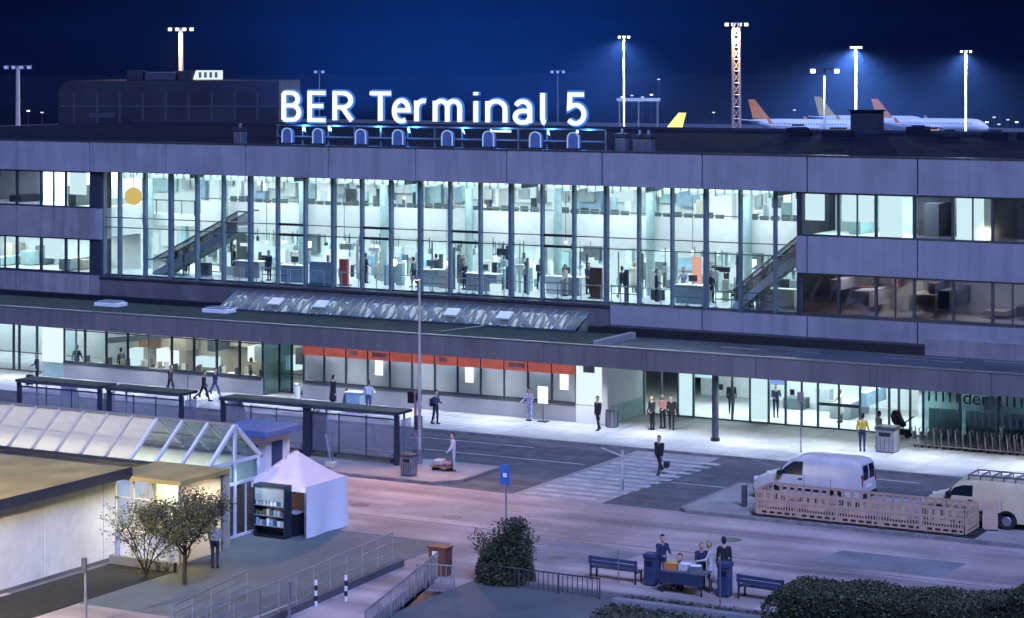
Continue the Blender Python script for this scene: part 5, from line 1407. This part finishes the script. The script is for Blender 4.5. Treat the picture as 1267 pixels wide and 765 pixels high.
# lit room between shed and kiosk
RX0, RX1, RY = SXE-.4, -50.9, 66.5
Rm = thing('lit_porch', 'glazed porch with warm lit windows beside the tree', 'building', (RX0, RY, 0))
def rb_(mb, name, m, parent=None): return obj(name, mb.mesh(name, m, Rm.location), parent or Rm)
rb_(MB().box(RX0-.2, RX1+.1, RY-.08, KY0-.16, SZ1-.25, SZ1-.08), 'roof', 'roof_warm_lit')
for i, (a, b) in enumerate(((RX0, RX0+.85), (RX0+.85, RX0+1.75), (RX0+1.75, RX1))):
    f = MB(); f.box(a, a+.07, RY, RY+.1, 0, SZ1-.26); f.box(b-.07, b, RY, RY+.1, 0, SZ1-.26); f.box(a+.07, b-.07, RY, RY+.1, 2.2, 2.28); f.box(a+.07, b-.07, RY, RY+.1, .95, 1.05)
    w = rb_(f, 'window', 'beige'); rb_(MB().box(a+.07, b-.07, RY+.04, RY+.05, 1.05, SZ1-.26), 'pane', 'glass', w); rb_(MB().box(a+.07, b-.07, RY+.03, RY+.06, 0.0, .95), 'panel', 'clad', w)
rb_(MB().box(RX1-.06, RX1, RY+.11, KY0-.02, 0.0, SZ1-.26), 'side_wall', 'glass_kiosk')
rb_(MB().box(RX0, RX1, KY0-.6, KY0-.5, 0, SZ1-.26), 'rear_wall', 'beige')
rb_(MB().box(RX0+.9, RX0+1.7, KY0-1.2, KY0-1.1, 1.3, 2.1), 'lit_board', 'em_warm_white')
area('porch_light', ((RX0+RX1)/2, RY+1.6, SZ1-.4), 2.2, 2.2, 170, (1.0, .86, .55))
spot('porch_lamp', (RX1-1.0, RY-.45, SZ1-.2), (RX1-.6, RY-2.0, 0), 120, (1.0, .82, .42), 150, 1.0, .1)
# annex with blue awning
AXc = G(312, 605)
A = thing('blue_awning_booth', 'small white booth with flat blue awning behind the gable end', 'booth', (AXc.x, AXc.y+.3, 0))
MB().box(-1.6, .55, 0, 1.8, 0, 2.3).build('wall', 'wall_white', A); MB().box(-1.9, .95, -.6, 2.1, 2.32, 2.62).build('awning', 'blue_tarp', A, bevel=.04)
MB().box(-.5, .1, -.03, -.001, 1.0, 1.9).build('window', 'blue_furn', A); MB().box(.55, .58, .4, 1.2, 0, 2.0).build('door', 'blue_furn', A)
# ------------------------------------------------------------------ ramp, railings, stairwell
def railing(label, pts, hgt=1.05, mids=2, spacing=1.25, bars=False, m='galv', group='plaza railings'):
    P = [Vector(p) for p in pts]
    t = thing('railing', label, 'railing', tuple(P[0]), 0, group); o = P[0]
    for a, b in zip(P[:-1], P[1:]):
        a, b = a-o, b-o; L = (b-a).length; n = max(1, round(L/spacing)); up = Vector((0,0,hgt))
        MB().tube([a+up, b+up], .028, 8).build('top_rail', m, t)
        for q in range(mids): w = Vector((0,0,hgt*(q+1)/(mids+1))); MB().tube([a+w, b+w], .016, 6).build('mid_rail', m, t)
        for i in range(n+1): p = a+(b-a)*i/n; MB().tube([p, p+up], .024, 8).build('post', m, t)
        if bars:
            k = int(L/.19)
            for i in range(k): p = a+(b-a)*(i+.5)/k; MB().box(p.x-.012, p.x+.012, p.y-.012, p.y+.012, p.z+.08, p.z+hgt-.03).build('bar', m, t)
    return t
ra, rb = G(486, 694, .25), G(322, 768, .25)
rw = MB().bar((ra.x+.1, ra.y+.4, .12), (rb.x+.1, rb.y-3, .12), .3, .26)
struct('ramp_kerb', rw, 'concrete_dark')
railing('grey ramp railing running from the shed towards the plaza', [ra, rb, (rb.x+.05, rb.y-3, .25)])
rc, rd = G(306, 744, .0), G(214, 790, .0)
railing('grey railing with posts at the dark steps below the tree', [rc, rd], mids=3)
struct('planter_pit', MB().box(-53.2, -50.3, 57.0, 65.3, -.05, .03), 'soil')
kw_ = MB().box(-53.25, -50.25, 65.3, 65.5, -.05, .35); struct('planter_wall', kw_, 'concrete')
struct('terrace', MB().box(-53.5, ra.x-.2, 60.0, 74.6, -.1, .014), 'terrace')
va, vb, vc = G(452, 792, 0), G(541, 716, 0), G(592, 720, 0)
railing('dark barred railing of the stairwell left of the bush, long side', [vb, va], 0.95, 0, 1.4, True, 'galv')
railing('dark barred railing of the stairwell left of the bush, short side', [(vb.x+.3, vb.y-1.9, 0), (vc.x+.1, vc.y-1.9, 0)], 0.95, 0, 1.2, True, 'galv')
struct('stairwell', MB().ngon([(vb.x+.15, vb.y-.3, .012), (va.x+.15, va.y, .012), (vc.x+.1, va.y, .012), (vc.x+.1, vc.y-1.9, .012), (vb.x+.4, vb.y-1.9, .012)]), 'black')  # flat black sheet in place of the stairwell's dark depth
struct('stairwell_kerb', MB().bar((vb.x-.25, vb.y+.1, .08), (va.x-.25, va.y, .08), .35, .2), 'concrete_dark')
# planting bed along the near kerb
bed = struct('planting_bed', MB().box(vc.x-.2, 5, 55, 69.75, -.05, .03), 'terrace')
kk = MB(); x = vc.x-.2
while x < 0: kk.box(x, x+.985, 69.76, 69.98, -.05, .14); x += 1
kk.build('kerb', 'kerb', bed)
MB().box(PX(750, 68), PX(985, 68), 68.4, 68.7, .0, .32).build('low_wall', 'concrete', bed, bevel=.03)
railing('dark barred railing along the near planting bed below the bush', [(vc.x+.2, 69.2, .03), (PX(742, 69.2), 69.2, .03)], 0.7, 0, 1.5, True, 'metal_dark')
# street lamp added out of view to the left, to light the shed warmly
t = thing('added_street_lamp', 'added street lamp with warm lens, out of view beyond the shed corner', 'street lamp', (-49.5, 49.5, 0)); MB().tube([(0,0,0),(0,0,6.3)], [.09,.06], 10).build('pole', 'galv', t); MB().box(-.2,.2,-.1,.6,6.3,6.42).build('head', 'metal', t); MB().box(-.15,.15,.0,.55,6.26,6.299).build('lens', 'em_warm_white', t)
spot('added_street_light', (-49.5, 49.8, 6.2), (-53.5, 60, 1.2), 4200, (1.0, .84, .52), 125, 1.0, .2)

# ------------------------------------------------------------------ vegetation
def leaves(rnd, n, fn, size, m, name, parent, normal_bias=.3):
    v, f, mi = [], [], []
    for i in range(n):
        c = Vector(fn(rnd)); s = size*rnd.uniform(.6, 1.3)
        a = Vector((rnd.gauss(0,1), rnd.gauss(0,1), rnd.gauss(0,.6))).normalized(); b = a.cross(Vector((rnd.gauss(0,1), rnd.gauss(0,1), rnd.gauss(0,1)))).normalized()
        k = len(v); v += [tuple(c-a*s*.5), tuple(c+b*s*.28), tuple(c+a*s*.5), tuple(c-b*s*.28)]; f.append((k,k+1,k+2,k+3)); mi.append(0 if rnd.random() < .6 else 1)
    me = bpy.data.meshes.new(name); me.from_pydata(v, [], f)
    for q in m: me.materials.append(M[q])
    me.polygons.foreach_set('material_index', mi)
    return obj(name, me, parent)
def grow(mb, rnd, p, d, L, r, lev, tips):
    p = Vector(p); pts, rad = [p.copy()], [r]; n = 4
    for i in range(n):
        d = (d + Vector((rnd.gauss(0,.14), rnd.gauss(0,.14), rnd.gauss(0.03,.08)))).normalized(); p = p + d*(L/n); pts.append(p.copy()); rad.append(r*(1-.55*(i+1)/n))
        if lev > 0 and i >= 1:
            for k in range(2 if lev > 1 else 2):
                a = rnd.uniform(0, 2*math.pi); nd = (d*.7 + Vector((math.cos(a), math.sin(a), rnd.uniform(-.1,.5)))*.75).normalized()
                grow(mb, rnd, p, nd, L*rnd.uniform(.45,.65), r*.5, lev-1, tips)
        if lev <= 1: tips.append(p.copy())
    mb.tube(pts, rad, 6)
rn = random.Random(5)
c = G(228, 724)
t = thing('small_tree', 'thin leafed small tree before the lit porch windows', 'tree', (c.x, c.y, 0))
mb = MB(); tips = []
mb.tube([(0,0,0),(.02,.01,.9),(0,.03,1.5)], [.09,.075,.065], 8)
for i in range(9):
    a = i*2.4; grow(mb, rn, (0,.02,.8+i*.12), Vector((math.cos(a)*.8, math.sin(a)*.8, .75)).normalized(), 1.55-.05*i, .04, 2, tips)
mb.build('trunk', 'bark', t, smooth='auto')
leaves(rn, 11000, lambda r: tuple(rn.choice(tips) + Vector((r.gauss(0,.13), r.gauss(0,.13), r.gauss(0,.12)))), .10, ('leaf_dry', 'leaf'), 'crown', t)
t2p = G(176, 716)
t = thing('lit_shrub', 'yellow lit leafy shrub in front of the porch window', 'shrub', (t2p.x, t2p.y+.2, 0))
mb = MB(); tips = []
for i in range(7): a = i*.9; grow(mb, rn, (0,0,0), Vector((math.cos(a)*.35, math.sin(a)*.3, 1)).normalized(), 1.9, .03, 1, tips)
mb.build('stem', 'bark', t)
leaves(rn, 1300, lambda r: tuple(rn.choice(tips) + Vector((r.gauss(0,.12), r.gauss(0,.12), r.gauss(0,.14)))), .10, ('leaf_yellow', 'leaf'), 'crown', t)
c = G(620, 722)
t = thing('round_bush', 'dense dark green bush with upright shoots before the blue road sign', 'bush', (c.x, c.y+.3, 0))
mb = MB(); tips = []
for i in range(26): a = i*2.4; q = rn.uniform(.15,.75); grow(mb, rn, (math.cos(a)*.35*q, math.sin(a)*.35*q, 0), Vector((math.cos(a)*q, math.sin(a)*q, 1)).normalized(), rn.uniform(.95,1.5), .025, 1, tips)
mb.build('stem', 'bark', t)
def bushpt(r):
    if r.random() < .35: return tuple(rn.choice(tips) + Vector((r.gauss(0,.1), r.gauss(0,.1), r.gauss(0,.1))))
    while True:
        p = Vector((r.uniform(-1,1), r.uniform(-1,1), r.uniform(0,1)))
        if p.x**2+p.y**2+(p.z)**2 < 1: return (p.x*1.15, p.y*1.05, p.z*1.6+.02)
leaves(rn, 17000, bushpt, .10, ('leaf_dark', 'leaf'), 'crown', t)
leaves(rn, 2200, lambda r: (r.gauss(.35,.22), r.gauss(0,.3), 1.3+1.0*r.random()**1.5), .12, ('leaf_dark', 'leaf'), 'shoots', t)
hx0 = PX(975, 69)
t = thing('hedge', 'long clipped dark hedge along the lower right edge', 'hedge', (hx0, 68.2, 0))
mb = MB(); HL = 16.0
for i in range(30): mb.tube([(.3+i*.53, rn.uniform(-.5,.5), 0), (.3+i*.53+rn.uniform(-.2,.2), rn.uniform(-.6,.6), 1.3)], [.03,.01], 5)
mb.build('stem', 'bark', t)
MB().box(.35, HL, -1.0, 1.0, .05, 1.2).build('inner_mass', 'leaf_dark', t); MB().box(7.2, HL, -.95, .95, 1.201, 1.75).build('inner_mass', 'leaf_dark', t)
def hedgept(r):
    x = r.uniform(-.1, HL); side = r.random(); w = .08*math.sin(x*1.3)+.06*math.sin(x*3.1+1); ht = 1.5+.055*x+.05*math.sin(x*.9)+.05*math.sin(x*2.7)+ (.7*max(0,(x-7.6)) if x < 8.6 else .7)
    if x < .25: ht *= .8+.8*max(0,x)
    if side < .5: return (x, 1.25+w+r.gauss(0,.08) if r.random() < .3 else -1.25-w-r.gauss(0,.10), r.uniform(.02, ht))
    return (x, r.uniform(-1.25,1.25), ht - abs(r.gauss(0,.16)) + .05)
leaves(rn, 64000, hedgept, .095, ('leaf_dark', 'leaf'), 'crown', t)
def gcov(r): return (r.uniform(PX(750,68), PX(980,68)), r.uniform(66.5, 69.7), r.uniform(.03,.22))
tag(leaves(rn, 5000, gcov, .12, ('leaf_dark', 'leaf_dry'), 'ground_cover', None), 'low dark ground cover plants in the near planting bed', 'ground cover', None, 'stuff')

# ------------------------------------------------------------------ people
import numpy as np
def limb(p, d, L): return Vector(p)+d*L
def person_prims(stride=.0, arms=(.1,-.1), bend=(.15,.15), coat=False, hoodie=False, crouch=False, armout=(.12,.12), skirt=False, hair_long=False):
    """tapered capsules: (p0, p1, r0, r1, region)"""
    P = []
    def fw(a, side=0): return Vector((side, math.sin(a), -math.cos(a))).normalized()
    hipz = .93
    legs = []
    for s, a in ((-1, stride), (1, -stride)):
        hip = Vector((s*.095, 0, hipz)); kb = .12 if a >= 0 else .55*abs(stride)/.45+.05
        if abs(stride) < .05: kb = .03
        if crouch: a = 1.35; kb = 2.2
        knee = hip + fw(a)*.44; ank = knee + fw(a-kb)*.41
        legs.append((hip, knee, ank, a-kb))
    low = min(l[2].z for l in legs); dz = .085-low
    sh = Vector((0,0,dz))
    for (hip, knee, ank, an) in legs:
        hip, knee, ank = hip+sh, knee+sh, ank+sh
        P.append((hip, knee, .092, .062, 'legs')); P.append((knee, ank, .06, .042, 'legs'))
        P.append((knee+Vector((0,-.02,-.1)), knee+Vector((0,-.015,-.2)), .06, .052, 'legs'))
        toe = ank + Vector((0, .16, -.045 if an > -.3 else -.07)); P.append((ank+Vector((0,-.04,-.035)), toe, .045, .038, 'shoes'))
    b = Vector((0,0,hipz))+sh; lean = .22 if crouch else .03
    up = Vector((0, lean, 1)).normalized()
    def T_(x, y, z): return b + up*z + Vector((x, y, 0))
    for s in (-1, 1):
        P.append((T_(s*.06,0,-.01), T_(s*.065,0,.16), .10, .088, 'legs' if not coat else 'top'))
        P.append((T_(s*.065,0,.13), T_(s*.085,0,.40), .098, .105, 'top')); P.append((T_(s*.085,0,.40), T_(s*.15,-.01,.47), .10, .062, 'top'))
    if coat:
        for s in (-1, 1): P.append((T_(s*.07,0,.1), T_(s*.10,.0,-.42), .11, .135, 'top'))
    if skirt: P.append((T_(0,0,.05), T_(0,0,-.4), .14, .19, 'legs'))
    P.append((T_(0,0,.47), T_(0,.015,.60), .055, .05, 'skin'))
    if hoodie: P.append((T_(0,-.06,.47), T_(0,-.05,.52), .09, .08, 'top'))
    hc = T_(0,.03,.70)
    P.append((hc+Vector((0,.0,-.05)), hc+Vector((0,.0,.05)), .078, .092, 'skin'))
    P.append((hc+Vector((0,.085,-.015)), hc+Vector((0,.105,-.03)), .012, .016, 'skin'))      # nose
    P.append((hc+Vector((0,.06,-.095)), hc+Vector((0,.07,-.09)), .03, .03, 'skin'))          # chin
    for s in (-1, 1): P.append((hc+Vector((s*.085,-.01,.0)), hc+Vector((s*.09,-.015,-.03)), .018, .014, 'skin'))
    P.append((hc+Vector((0,-.03,.05)), hc+Vector((0,-.005,.075)), .09, .088, 'hair')); P.append((hc+Vector((0,-.05,-.03)), hc+Vector((0,-.045,.04)), .07, .085, 'hair'))
    if hair_long: P.append((hc+Vector((0,-.06,.0)), hc+Vector((0,-.09,-.2)), .08, .06, 'hair'))
    for i, s in enumerate((-1, 1)):
        shd = T_(s*.20,-.005,.455); o = armout[i]
        d1 = Vector((s*math.sin(o), math.sin(arms[i]), -math.cos(arms[i]))).normalized(); el = shd+d1*.29
        a2 = arms[i]+bend[i]; d2 = Vector((s*math.sin(o)*.3 - (s*.35 if bend[i] > .9 else 0), math.sin(a2), -math.cos(a2))).normalized(); wr = el+d2*.25
        P.append((shd, el, .058, .047, 'top')); P.append((el, wr, .046, .035, 'top'))
        hd = wr+d2*.05; P.append((wr, hd, .03, .036, 'skin'))
        sd = Vector((0,1,0)) if abs(d2.y) < .7 else Vector((0,0,1)); sd = (sd-d2*sd.dot(d2)).normalized()
        for q in range(4):
            f0 = hd + sd*(-.03+.02*q) + d2*.02; f1 = f0 + d2*(.045+.008*(1.5-abs(q-1.5))); f2 = f1 + (d2*.8 - Vector((s,0,0))*.5).normalized()*.028
            P.append((f0, f1, .0095, .009, 'skin')); P.append((f1, f2, .009, .0075, 'skin'))
        th = hd + sd*.035; P.append((th-d2*.01, th+d2*.03+sd*.018, .012, .009, 'skin'))
    return P
def capsule(mb, p0, p1, r0, r1):
    d = (p1-p0); L = d.length; d = d/L if L > 1e-6 else Vector((0,0,1)); pts, rad = [], []
    for a in (85, 60, 30): pts.append(p0-d*r0*math.sin(R(a))); rad.append(max(r0*math.cos(R(a)), .001))
    pts += [p0, p1]; rad += [r0, r1]
    for a in (30, 60, 85): pts.append(p1+d*r1*math.sin(R(a))); rad.append(max(r1*math.cos(R(a)), .001))
    mb.tube(pts, rad, 10)
def body_mesh(P, mats, voxel=.019):
    mb = MB()
    for (a, b, r0, r1, k) in P: capsule(mb, a, b, r0, r1)
    me = mb.mesh('body_source', 'skin'); o = bpy.data.objects.new('body_source', me); COL.objects.link(o)
    md = o.modifiers.new('r', 'REMESH'); md.mode = 'VOXEL'; md.voxel_size = voxel
    sm = o.modifiers.new('s', 'SMOOTH'); sm.iterations = 2; sm.factor = .5
    bpy.context.view_layer.update()
    out = bpy.data.meshes.new_from_object(o.evaluated_get(bpy.context.evaluated_depsgraph_get()))
    bpy.data.objects.remove(o); bpy.data.meshes.remove(me)
    n = len(out.polygons); co = np.empty(n*3); out.polygons.foreach_get('center', co); co = co.reshape(-1,3)
    best = np.full(n, 1e9); idx = np.zeros(n, dtype=int); regs = ['skin','hair','top','legs','shoes']
    for (a, b, r0, r1, k) in P:
        A = np.array(a); B = np.array(b); AB = B-A; t = np.clip(((co-A)@AB)/max(AB@AB,1e-9), 0, 1)
        dist = np.linalg.norm(co-(A+t[:,None]*AB), axis=1)-(r0+(r1-r0)*t)
        w = dist < best; best[w] = dist[w]; idx[w] = regs.index(k)
    out.materials.clear()
    for r_ in regs: out.materials.append(M[mats[r_]])
    out.polygons.foreach_set('material_index', idx.tolist()); out.polygons.foreach_set('use_smooth', [True]*n)
    out.name = 'person_body'
    return out
def person(label, loc, heading, top, legs='cl_black', hair='hair_dark', shoes='cl_black', hgt=1.75, group='people around the terminal', **pose):
    """heading: 0 = facing away from the photographer, pi = facing him"""
    me = body_mesh(person_prims(**pose), dict(skin='skin', hair=hair, top=top, legs=legs, shoes=shoes))
    o = obj('person', me, None, loc, heading); s = hgt/1.75; o.scale = (s, s, s)
    return tag(o, label, 'person', group)
def suitcase(label, loc, rot=0, m='cl_black', h=.62):
    t = thing('suitcase', label, 'suitcase', loc, rot, 'luggage'); MB().box(-.2,.2,-.12,.12,.06,h).build('shell', m, t, bevel=.04)
    MB().tube([(-.1,.08,h),(-.1,.08,h+.32),(.1,.08,h+.32),(.1,.08,h)], .011, 6).build('handle', 'metal', t)
    for q in (-.15,.15): MB().tube([(q,-.04,.035),(q,.04,.035)], .034, 8).build('wheel', 'rubber', t)
def shoulder_bag(label, loc, rot, m, sz=(.32,.16,.42)):
    t = thing('backpack', label, 'bag', loc, rot, 'bags'); MB().box(-sz[0]/2,sz[0]/2,-sz[1]/2,sz[1]/2,0,sz[2]).build('body', m, t, bevel=.05); MB().box(-sz[0]*.35,sz[0]*.35,-sz[1]/2-.03,-sz[1]/2-.0,.04,sz[2]*.5).build('pocket', m, t, bevel=.012)
    for q in (-.1,.1): MB().tube([(q,sz[1]/2,sz[2]*.9),(q,sz[1]/2+.03,sz[2]*.95),(q,sz[1]/2+.02,.1)], .015, 6).build('strap', m, t)
PI = math.pi
W_, A_ = dict(stride=.42, arms=(-.4,.4), bend=(.25,.35)), dict()
g = lambda x, y, z=.12: G(x, y, z)
person('person in dark coat standing beside a suitcase at the far left door', g(46,474), 2.6, 'cl_navy', 'cl_black', arms=(.1,.2), bend=(.3,.9))
p = g(37,477); suitcase('dark suitcase beside the person at the far left door', tuple(p), .3)
person('person in black walking past the cafe windows alone', g(211,490), -1.5, 'cl_black', 'cl_black', stride=.3, arms=(-.2,.2))
person('person in black walking with a companion, left one of the pair', g(252,497), -1.2, 'cl_black', 'cl_black', **W_)
person('person in navy jacket walking with a companion, right one of the pair', g(266,493), -1.5, 'cl_navy', 'cl_jeans', 'hair_brown', **W_)
person('person in long black coat beside the glass sided cart', g(412,506), -.4, 'cl_black', 'cl_grey', coat=True, hgt=1.82)
person('crouching person in green grey jacket next to the long black coat', g(426,509), -.8, 'cl_green', 'cl_grey', 'hair_brown', crouch=True, arms=(.7,.7), bend=(.6,.6))
person('person in white top and jeans facing the frosted windows', g(456,512), .2, 'cl_white', 'cl_jeans', 'hair_brown', arms=(.3,.3), bend=(1.3,1.3), armout=(.4,.4))
person('person in dark jacket with backpack standing on the bright pavement', g(539,525), -1.7, 'cl_navy', 'cl_black', 'hair_dark', stride=.12, arms=(.3,.2), bend=(1.2,1.1))
p = g(535,525); shoulder_bag('black backpack worn by the person on the bright pavement', (p.x-.02, p.y+.02, 1.05), -1.7+PI/2*0, 'cl_black')
person('person in blue and white pattern beside the white notice stand', g(655,521), 2.9, 'cl_pattern', 'cl_pattern', 'hair_brown', arms=(.2,.2), bend=(.9,.9), armout=(.35,.35))
person('person in black standing before the white recess wall', g(740,533), 2.8, 'cl_black', 'cl_black', stride=.15)
person('person in dark suit in the group of three before the doors, left one', g(807,532), 2.7, 'cl_black', 'cl_black', 'hair_brown', arms=(.1,.1), bend=(.9,.4))
person('person with pink scarf in the group of three before the doors, middle one', g(820,530), 3.1, 'cl_pink', 'cl_black', 'hair_fair', hair_long=True, arms=(.2,.2), bend=(1.0,1.0))
person('person in black jacket in the group of three before the doors, right one', g(831,532), 3.5, 'cl_black', 'cl_black', 'hair_brown', stride=.12)
person('person in black suit walking over the zebra crossing', g(816,587,0), 3.05, 'cl_black', 'cl_black', hgt=1.80, stride=.34, arms=(.3,-.25), bend=(.2,.2))
p = g(827,588,0); shoulder_bag('black travel bag in the hand of the person on the crossing', (p.x-.12, p.y+.05, .32), .2, 'cl_black', (.22,.34,.28))
person('person in yellow high visibility jacket on the pavement edge', g(1067,559), .15, 'yellow', 'cl_navy', 'hair_dark', hgt=1.82, arms=(.15,.15), bend=(.5,.5), armout=(.22,.22))
person('person in grey jacket partly behind the wide grey waste bin', g(1087,554), -.6, 'cl_grey', 'cl_black', stride=.15)
person('person in white with dark bag beside the low trolley on the island', g(561,583,.13), 2.3, 'cl_white', 'cl_cream', 'hair_dark', arms=(.4,.2), bend=(.4,.3))
person('person in dark jacket behind the orange crate at the snack table', g(819,722,0), -2.2, 'cl_navy', 'cl_navy', 'hair_dark', arms=(.5,.4), bend=(1.0,1.0))
person('person in cream jacket bending over the snack table', g(879,731,0), 1.9, 'cl_cream', 'cl_grey', 'hair_fair', arms=(.5,.6), bend=(.9,.9), armout=(.4,.4), coat=True)
person('person in black standing behind the right blue bin', g(896,727,0), .6, 'cl_black', 'cl_black', 'hair_dark', hgt=1.78)
person('person in pale top and dark trousers next to the small tree', g(266,703,.014), .4, 'cl_cream', 'cl_navy', 'hair_brown', arms=(.2,.2), bend=(.5,.5))
person('person in grey sitting low behind the middle of the snack table', g(845,728,0), 2.9, 'cl_grey', 'cl_black', 'hair_brown', crouch=True, arms=(.7,.7), bend=(.6,.6))
person('person in navy leaning close beside the cream jacket at the snack table', g(868,729,0), -2.6, 'cl_navy', 'cl_black', 'hair_fair', hgt=1.65, arms=(.6,.5), bend=(.9,.9))
# figures in the hall: bodies copied from a few poses
pool = [o for o in COL.objects if o.name.startswith('person') and o.type == 'MESH']
rp_ = random.Random(3)
spots = [(232,110),(290,111),(333,109),(365,113),(452,110.5),(512,109.6),(540,112),(575,110),(612,113.5),(650,110),(668,112),(700,109.5),(728,111),(770,110.5),(785,113),(812,109.3),(846,111),(880,110),(899,112.4),(930,109.4),(947,111.5)]
pl_ord = ['first','second','third','fourth','fifth','sixth','seventh','eighth','ninth','tenth','eleventh','twelfth','thirteenth','fourteenth','fifteenth','sixteenth','seventeenth','eighteenth','nineteenth','twentieth','twenty-first']
for i, (px, Y) in enumerate(spots):
    src = rp_.choice(pool); c = src.copy(); COL.objects.link(c)
    c.location = (PX(px, Y), Y, 5.88); c.rotation_euler.z = rp_.uniform(0, 6.28)
    tag(c, 'small figure behind the hall glass, %s from the left wing' % pl_ord[i], 'person', 'people in the glazed hall')
for i, px in enumerate((95, 150, 190, 310, 850, 905, 960, 1040)):
    src = rp_.choice(pool); c = src.copy(); COL.objects.link(c)
    Y = 104.6 if px < 400 else 109.3; c.location = (PX(px, Y), Y, .12); c.rotation_euler.z = rp_.uniform(0, 6.28)
    tag(c, 'figure indoors on the ground floor, %s from the left' % pl_ord[i], 'person', 'people on the ground floor')

# ------------------------------------------------------------------ night haze
hz_ = MB().box(-900, 700, -60, 1150, -1.2, 45).build('haze', 'white')
tag(hz_, kind='stuff')
hm = bpy.data.materials.new('haze'); hm.use_nodes = True
for n in list(hm.node_tree.nodes): hm.node_tree.nodes.remove(n)
pv_ = hm.node_tree.nodes.new('ShaderNodeVolumePrincipled')
pv_.inputs['Density'].default_value = HAZE_D
pv_.inputs['Color'].default_value = HAZE_C
ho = hm.node_tree.nodes.new('ShaderNodeOutputMaterial')
hm.node_tree.links.new(pv_.outputs[0], ho.inputs['Volume'])
hz_.data.materials.clear(); hz_.data.materials.append(hm)
